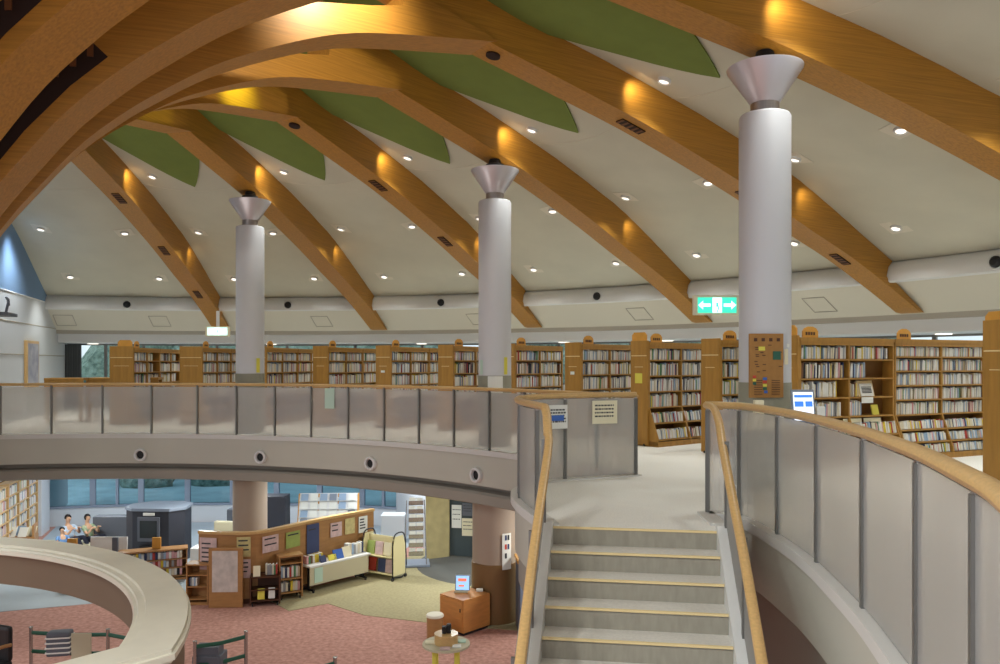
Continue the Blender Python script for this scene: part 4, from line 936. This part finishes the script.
# low bookcases left of the partition
def lowcase(p0, p1, label, H=.66):
    a = degrees(atan2(p1[1]-p0[1], p1[0]-p0[0])); w = hypot(p1[0]-p0[0], p1[1]-p0[1])
    t = shelfunit('low_bookcase', (p0[0], p0[1], ZL), a, w, .35, H, [.1, .28, .46], 'orange', label, 'bookcase')
    return t, a, w
t1, a1, w1 = lowcase((-7.95, 16.55), (-6.72, 17.05), 'low orange bookcase with three shelves before the booth')
for z in (.105, .285, .465): loose_books(Vector((-7.95, 16.55, ZL)), a1, .05, w1-.1, .03, z, .16, 22, 'shelf %s of the low bookcase before the booth' % {.105: 'lowest', .285: 'middle', .465: 'top'}[z], 'books in the low bookcase')
t2, a2, w2 = lowcase((-9.1, 16.35), (-8.0, 16.52), 'low orange bookcase partly hidden by the stone parapet')
loose_books(Vector((-9.1, 16.35, ZL)), a2, .05, w2-.05, .03, .465, .16, 20, 'top shelf of the half hidden low bookcase', 'books in the hidden low bookcase')
for x, y, w, h, mm, lb_ in ((-8.95, 16.6, .2, .3, 'crest', 'small orange easel at the left end of the low bookcase'), (-8.1, 16.7, .12, .3, 'greyp', 'small dark figurine on the low bookcase'), (-7.35, 16.98, .18, .24, 'crest', 'small wooden sign on the low bookcase before the booth')):
    m = MB(); m.bbox(-w/2, -.03, 0, w/2, .03, h, .012); o = m.build('desk_sign', M[mm]); o.location = (x, y, ZL+.675); tag(o, lb_, 'sign')
# magazine display behind the partition
t = thing('magazine_rack', (-5.15, 20.0, ZL), 3, 'pale magazine display rack with sloping shelves behind the partition', 'magazine rack')
for x in (0, .5, 1.0, 1.5): m = MB(); m.prism([(0, 0), (.5, 0), (.5, 1.28), (.38, 1.28)], 'x', x, x+.03); m.build('upright', M['crest'], t)
for i in range(5):
    z = .3+.2*i; y = .02+.07*i; m = MB(); m.prism([(y, z), (y+.06, z), (y+.13, z+.19), (y+.11, z+.19)], 'x', .03, 1.5); m.build('shelf', M['white'], t)
    for k in range(6):
        m = MB(); m.prism([(y-.01, z+.02), (y, z+.02), (y+.09, z+.18), (y+.08, z+.18)], 'x', .07+k*.24, .07+k*.24+.18); o = m.build('magazine', random.choice([M['paper'], M['boothtop'], M['bk_pale blue'], M['paper']])); o.location = t.location; o.rotation_euler = t.rotation_euler
        tag(o, 'magazine, %s from the left on the %s level of the display rack' % (ORD[k], ORD[i]), 'magazine', 'magazines on the display rack')
m = MB(); m.bbox(-.3, 0, 0, .3, .5, 1.28, .02); o = m.build('tall_cabinet', M['dkblue']); o.location = (-5.72, 20.0, ZL); tag(o, 'dark cabinet behind the beige lower column', 'cabinet')
# slanting bookcase at the far left below
t = thing('wall_bookcase', pol(15.2, WALL_A, ZL)+Vector((.35, .0, 0)), WALL_A, 'tall bookcase against the left wall of the lower hall', 'bookcase')
for x in (-3, -2.1, -1.2, -.3, .6): m = MB(); m.box(x, .0, 0, x+.04, .3, 1.8); m.build('upright', M['rail'], t)
m = MB(); m.box(-3, .28, 0, .64, .3, 1.8); m.build('back_panel', M['caseback'], t)
for i in range(7):
    z = .1+.28*i; m = MB(); m.box(-3, 0, z-.02, .64, .3, z); m.build('shelf', M['rail'], t)
mb2 = MB()
for i in range(6):
    for c_ in range(4):
        x = -3+c_*.9+.05
        while x < -3+(c_+1)*.9-.05:
            w = random.uniform(.015, .035); mb2.cur = random.choices(range(12), BOOKW)[0]; mb2.box(x, .04, .1+.28*i, x+w*.94, .2, .1+.28*i+random.uniform(.16, .24)); x += w
o = mb2.build('lower_books', mass_mats); o.location = t.location; o.rotation_euler = t.rotation_euler; tag(o, 'books filling the tall bookcase on the lower left wall', 'books', kind='stuff')
p0 = pol(15.3, WALL_A, ZL)+Vector((sin(R(WALL_A)), -cos(R(WALL_A)), 0))*.33
for o_ in (t, o): o_.location = p0; o_.rotation_euler = (0, 0, R(WALL_A))
m = MB(); m.add([wp(15.98, ZL, -.4), wp(16.9, ZL, -.4), wp(16.9, ZL, -.01), wp(15.98, ZL, -.01), wp(15.98, -.7, -.4), wp(16.9, -.7, -.4), wp(16.9, -.7, -.01), wp(15.98, -.7, -.01)], [(0,3,2,1),(4,5,6,7),(0,1,5,4),(1,2,6,5),(2,3,7,6),(3,0,4,7)]); struct(m, 'wall_pier_lower', M['wallw'])
t = thing('picture_book_bin', (-11.5, 19.0, ZL), 20, 'low wooden bin of picture books by the lower left wall', 'book bin')
m = MB(); m.bbox(-.35, -.25, 0, .35, .25, .5, .01); m.build('body', M['orange'], t)
m = MB(); m.box(.3, -.25, .5, .34, .25, .78); m.build('side_panel', M['orange'], t)
for k in range(4):
    kk = MB(); kk.xf = Matrix.Rotation(-.5, 4, 'X'); kk.bbox(0, -.01, 0, .2, .01, .24, .003); o = kk.build('picture_book', [M['paper'], M['bk_pale blue'], M['paper'], M['creampaper']][k]); o.location = (-11.75+k*.13, 18.88+(k % 2)*.14, ZL+.5); tag(o, 'picture book, %s from the left, lying on the low wooden bin' % ORD[k], 'book', 'books on the low bin')
# sofa for the people
t = thing('floor_bench', (-10.35, 19.25, ZL), 0, 'low pale bench the three seated people sit on', 'bench')
m = MB(); m.bbox(-.9, -.35, .03, .9, .35, .28, .03); m.build('seat', M['beigepanel'], t)
m = MB(); m.box(-.85, -.3, 0, .85, .3, .03); m.build('plinth', M['black'], t)

# ------------------------------------------------------------------ people
def skin(name, verts, edges, radii, m, parent, root=0, sub=2):
    me = bpy.data.meshes.new(name); me.from_pydata(verts, edges, []); o = bpy.data.objects.new(name, me); COL.objects.link(o); o.parent = parent
    o.modifiers.new('skin', 'SKIN').use_smooth_shade = True
    for i, r in enumerate(radii):
        r = r if isinstance(r, tuple) else (r, r); me.skin_vertices[0].data[i].radius = r; me.skin_vertices[0].data[i].use_root = (i == root)
    s = o.modifiers.new('sub', 'SUBSURF'); s.levels = sub; s.render_levels = sub; me.materials.append(m); return o
def person(loc, rz, sc, shirt, trous, label, arm_up=False, hairlong=False):
    t = thing('person', loc, rz, label, 'person'); t.scale = (sc, sc, sc)
    # seated, facing local +x, hips at origin height .1
    hl, hr = Vector((0, .11, .12)), Vector((0, -.11, .12))
    neck = (-.14, 0, .60); chest = (-.1, 0, .42)
    V = [(0, 0, .12), (-.04, 0, .26), chest, neck, (-.13, 0, .67), (-.11, 0, .78), (-.11, 0, .86)]
    E_ = [(0, 1), (1, 2), (2, 3), (3, 4), (4, 5), (5, 6)]; Rr = [(.13, .1), (.12, .09), (.15, .1), (.06, .06), (.055, .055), (.085, .095), (.06, .07)]
    armv, legv = {}, {}
    for s in (-1, 1):
        b = len(V); hand = (.22, s*.1, .52) if arm_up else (.3, s*.1, .28); elb = (.06, s*.24, .34) if not arm_up else (.12, s*.22, .32)
        V += [(-.12, s*.19, .54), elb, hand, (hand[0]+.06, hand[1], hand[2]+.02)]; E_ += [(2, b), (b, b+1), (b+1, b+2), (b+2, b+3)]; Rr += [.055, .042, .032, .036]
        armv[s] = (V[b], V[b+1])
        for fi in range(4):
            V.append((hand[0]+.12, hand[1]+(fi-1.5)*.018, hand[2]+.0)); E_.append((b+3, len(V)-1)); Rr.append(.008)
        V.append((hand[0]+.07, hand[1]-s*.045, hand[2]+.02)); E_.append((b+3, len(V)-1)); Rr.append(.009)
        b = len(V); V += [(.04, s*.1, .12), (.45, s*.12, .24), (.72, s*.1, -.08), (.85, s*.11, -.08)]; E_ += [(0, b), (b, b+1), (b+1, b+2), (b+2, b+3)]; Rr += [.09, .06, .04, .035]
        legv[s] = (V[b], V[b+1], V[b+2])
    skin('body', V, E_, Rr, M['skin'], t)
    sv = [(0, 0, .13), (-.04, 0, .26), chest, (-.135, 0, .57)]+[armv[-1][0], tuple(Vector(armv[-1][0]).lerp(Vector(armv[-1][1]), .7)), armv[1][0], tuple(Vector(armv[1][0]).lerp(Vector(armv[1][1]), .7))]
    skin('shirt', sv, [(0, 1), (1, 2), (2, 3), (2, 4), (4, 5), (2, 6), (6, 7)], [(.145, .115), (.135, .105), (.165, .115), (.075, .07), .07, .06, .07, .06], shirt, t)
    tv = [(0, 0, .12)]; te = []; tr = [(.145, .11)]
    for s in (-1, 1):
        b = len(tv); tv += list(legv[s]); te += [(0, b), (b, b+1), (b+1, b+2)]; tr += [.105, .075, .055]
    skin('trousers', tv, te, tr, trous, t)
    m = MB(); bm = bmesh.new(); bmesh.ops.create_icosphere(bm, subdivisions=3, radius=1)
    for v in bm.verts:
        v.co = Vector((v.co.x*.1-.125, v.co.y*.098, v.co.z*.115+.815))
    rem = [v for v in bm.verts if v.co.x > -.075 and v.co.z < .86 or v.co.z < (.70 if hairlong else .77)]; bmesh.ops.delete(bm, geom=rem, context='VERTS')
    bm.verts.index_update(); m.add([v.co for v in bm.verts], [[v.index for v in f.verts] for f in bm.faces]); bm.free()
    m.build('hair', M['hair'], t, smooth=True)
    for y in (-.03, .03): m = MB(); m.lathe([(0, -.008), (.008, 0), (0, .008)], 8, (-.022, y, .80)); m.build('eye', M['black'], t)
    m = MB(); m.box(-.022, -.02, .745, -.016, .02, .752); m.build('mouth', mat('lips', (170, 90, 84), .6), t)
    m = MB(); m.prism([(-.03, .765), (.0, .77), (-.025, .81)], 'y', -.01, .01); m.build('nose', M['skin'], t)
    return t
SH1, SH2, SH3 = mat('shirt_white_blue', (190, 208, 230), .8), mat('shirt_green', (110, 150, 110), .8, noise=.4, scale=9, rgb2=(210, 205, 180)), mat('shirt_blue', (110, 150, 200), .8)
person((-10.45, 19.3, ZL+.24), -25, .78, SH1, M['trousers'], 'person in a white and pale blue shirt reclining with legs stretched right', True)
person((-10.05, 19.45, ZL+.24), -20, .76, SH2, M['trousers'], 'person in a green and cream top leaning on one hand', True, True)
person((-10.35, 18.8, ZL+.2), -40, .6, SH3, M['trousers'], 'dark-haired child in a blue top in front of the two adults')

# ------------------------------------------------------------------ round stone-topped parapet over the counter
rO, zt = 5.13, -.9
a_end = 8.6
t = thing('counter_canopy', (CX, CY, ZL), 0, 'large cream ring-shaped parapet sweeping through the lower left corner', 'counter')
z_ = zt-ZL
path = [Vector((rO*cos(R(a_end+(200-a_end)*i/90)), rO*sin(R(a_end+(200-a_end)*i/90)), 0)) for i in range(90, -1, -1)]
dirv = Vector((-.66, -.75, 0)).normalized()
path += [path[-1]+dirv*3.2]
def band(prof):
    n = len(prof); N_ = len(path); rows_ = []
    for i, p in enumerate(path):
        a = (p-path[max(i-1, 0)]); b = (path[min(i+1, N_-1)]-p)
        a = (a if a.length > 1e-6 else b).normalized(); b = (b if b.length > 1e-6 else a).normalized()
        na = Vector((-a.y, a.x, 0)); nb = Vector((-b.y, b.x, 0)); bis = (na+nb).normalized(); k = 1/max(.5, bis.dot(na))
        rows_.append([p+bis*o*k+Vector((0, 0, z)) for o, z in prof])
    m = MB(); m.add([v for r_ in rows_ for v in r_], [(i*n+j, (i+1)*n+j, (i+1)*n+(j+1) % n, i*n+(j+1) % n) for i in range(N_-1) for j in range(n)]+[tuple(range(n)), tuple((N_-1)*n+j for j in range(n))])
    return m
band([(.03, z_-.09), (.03, z_-.04), (0, z_-.035), (0, z_), (-.38, z_), (-.385, z_-.03), (-.45, z_-.03), (-.46, z_-.05), (-.49, z_-.05), (-.5, z_-.10), (-.46, z_-.12), (.0, z_-.12), (0, z_-.09)]).build('coping', M['parapet'], t, smooth=True, angle=25)
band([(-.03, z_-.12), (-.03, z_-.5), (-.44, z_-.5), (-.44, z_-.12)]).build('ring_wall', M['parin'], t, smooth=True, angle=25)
m = MB(); m.lathe([(rO-.01, 0), (rO-.01, z_-.12), (rO-.1, z_-.12), (rO-.1, 0)], 12, (0, 0, 0), 2, 9.0); m.build('pier', M['orange'], t)
for a in (105, 145, 185):
    m = MB(); m.lathe([(.1, 0), (.1, z_-.4)], 20, (4.88*cos(R(a)), 4.88*sin(R(a)), 0)); m.build('pier', M['orange'], t, smooth=True)

# barrier posts with green tapes
def barrier(pts, label):
    t = thing('queue_barrier', (pts[0][0], pts[0][1], ZL), 0, label, 'barrier')
    o0 = pts[0]
    for x, y in pts:
        x -= o0[0]; y -= o0[1]
        m = MB(); m.lathe([(.1, 0), (.1, .02), (.025, .03), (.025, .78), (.032, .8), (0, .81)], 16, (x, y, 0)); m.build('post', M['chrome'], t, smooth=True)
    for p, q in zip(pts, pts[1:]):
        for z in (.45, .72): m = MB(); m.tube([(p[0]-o0[0], p[1]-o0[1], z), ((p[0]+q[0])/2-o0[0], (p[1]+q[1])/2-o0[1], z-.02), (q[0]-o0[0], q[1]-o0[1], z)], .02, 6, .03); m.build('green_rail', M['green'], t)
def at_top(px, py, h=.8):
    Y = (1.5-(ZL+h))*793/(py-362.8); return ((px-500)*Y/793, Y)
barrier([at_top(31, 627), at_top(108, 629), at_top(150, 634)], 'queue barrier with green rails seen through the parapet ring')
barrier([at_top(195, 641), at_top(246, 631)], 'queue barrier with green rails just right of the parapet')
barrier([at_top(288, 668), at_top(335, 657)], 'queue barrier post with green top at the bottom edge')
bx, by = at_top(60, 634, .75)
t = thing('backpack', (bx, by, ZL), 10, 'grey striped bundle hanging on the green queue barrier', 'bag')
m = MB(); m.bbox(-.16, -.1, .45, .16, .1, .8, .04); m.build('body', M['greyp'], t)
m = MB(); [m.box(-.165, -.105, .5+.07*i, .165, .105, .52+.07*i) for i in range(4)]; m.build('stripe', M['paper'], t)
m = MB(); m.box(.2, -.02, .2, .48, 0, .78); o = m.build('notice_board', M['beigepanel']); o.location = (bx, by-.05, ZL); tag(o, 'pale mesh panel beside the grey bundle on the barrier', 'panel')
bx, by = at_top(210, 642, .7)
m = MB(); m.bbox(-.2, -.15, 0, .2, .15, .55, .02); m.box(-.18, -.12, .55, .16, .1, .66); o = m.build('magazine_stack', [M['greyp']]); o.location = (bx, by, ZL); tag(o, 'grey box topped with papers behind the right barrier', 'box')
# office chair at left bottom edge
bx, by = at_top(-18, 640, .8)
t = thing('armchair', (bx, by, ZL), -20, 'dark leather chair with wooden rim cut by the left edge', 'chair')
m = MB(); m.bbox(-.28, -.25, .35, .28, .25, .47, .04); m.build('seat', M['chair'], t)
m = MB(); m.bbox(-.27, .18, .45, .27, .27, .95, .05); m.build('backrest', M['chair'], t)
for s in (-1, 1): m = MB(); m.tube(smoothpath([(s*.3, .2, .7), (s*.31, 0, .72), (s*.31, -.2, .68), (s*.3, -.22, .4)], 4), .025, 8); m.build('armrest', M['orange'], t, smooth=True)
for s in (-1, 1):
    for y in (-.2, .2): m = MB(); m.tube([(s*.24, y, 0), (s*.24, y, .36)], .02, 8); m.build('leg', M['black'], t)
# blue poster stand behind the stair
t = thing('recycling_box', (.42, 13.6, ZL), 5, 'grey box with blue posters and orange top left of the stair', 'box')
m = MB(); m.bbox(-.1, 0, 0, .4, .5, 1.2, .01); m.build('body', M['greyp'], t)
m = MB(); m.bbox(-.12, -.02, 1.2, .42, .52, 1.26, .01); m.build('top', M['crest'], t)
m = MB(); m.box(-.07, -.01, .3, .36, 0, 1.1); m.build('poster', M['bk_pale blue'], t)

# ------------------------------------------------------------------ outside
f = MB(); f.lathe([(17.6, -.05), (120, -.05)], 48, (CX, CY, ZL), 20, 150); struct(f, 'ground_outside', M['grass'])
def tree(loc, h, label):
    t = thing('tree', loc, 0, label, 'tree', 'trees outside the windows')
    m = MB(); m.tube([(0, 0, 0), (.1, 0, h*.5)], .18, 8); m.build('trunk', M['dkwood'], t)
    m = MB()
    for k in range(16):
        bm = bmesh.new(); bmesh.ops.create_icosphere(bm, subdivisions=2, radius=random.uniform(.22, .36)*h)
        c_ = Vector((random.uniform(-.35, .35)*h, random.uniform(-.25, .25)*h, random.uniform(.3, .85)*h))
        for v in bm.verts: v.co = v.co*random.uniform(.8, 1.15)+c_
        bm.verts.index_update(); m.add([v.co for v in bm.verts], [[v.index for v in f_.verts] for f_ in bm.faces]); bm.free()
    m.build('foliage', M['foliage'], t)
for k, (r, a, h) in enumerate([(30, 104, 6.5), (33, 100, 7), (29, 96, 6), (34, 90, 6.5), (31, 84, 5.2), (36, 72, 7), (33, 66, 5.5), (38, 58, 7), (32, 50, 6)]):
    tree(pol(r, a, ZL), h, 'leafy tree outside the windows, %s from the left' % ORD[k])
for k, a in enumerate((103, 97.5, 84, 79)):
    p = pol(25, a, ZL-.2); m = MB()
    bm = bmesh.new(); bmesh.ops.create_icosphere(bm, subdivisions=3, radius=1)
    for v in bm.verts: v.co = Vector((v.co.x*1.0*random.uniform(.9, 1.1), v.co.y*.6*random.uniform(.9, 1.1), v.co.z*.75*random.uniform(.9, 1.1)+.4))
    bm.verts.index_update(); m.add([v.co for v in bm.verts], [[v.index for v in f_.verts] for f_ in bm.faces]); bm.free()
    o = m.build('hedge_shrub', M['foliage']); o.location = p; tag(o, 'clipped shrub outside the lower windows, %s from the left' % ORD[k], 'shrub')
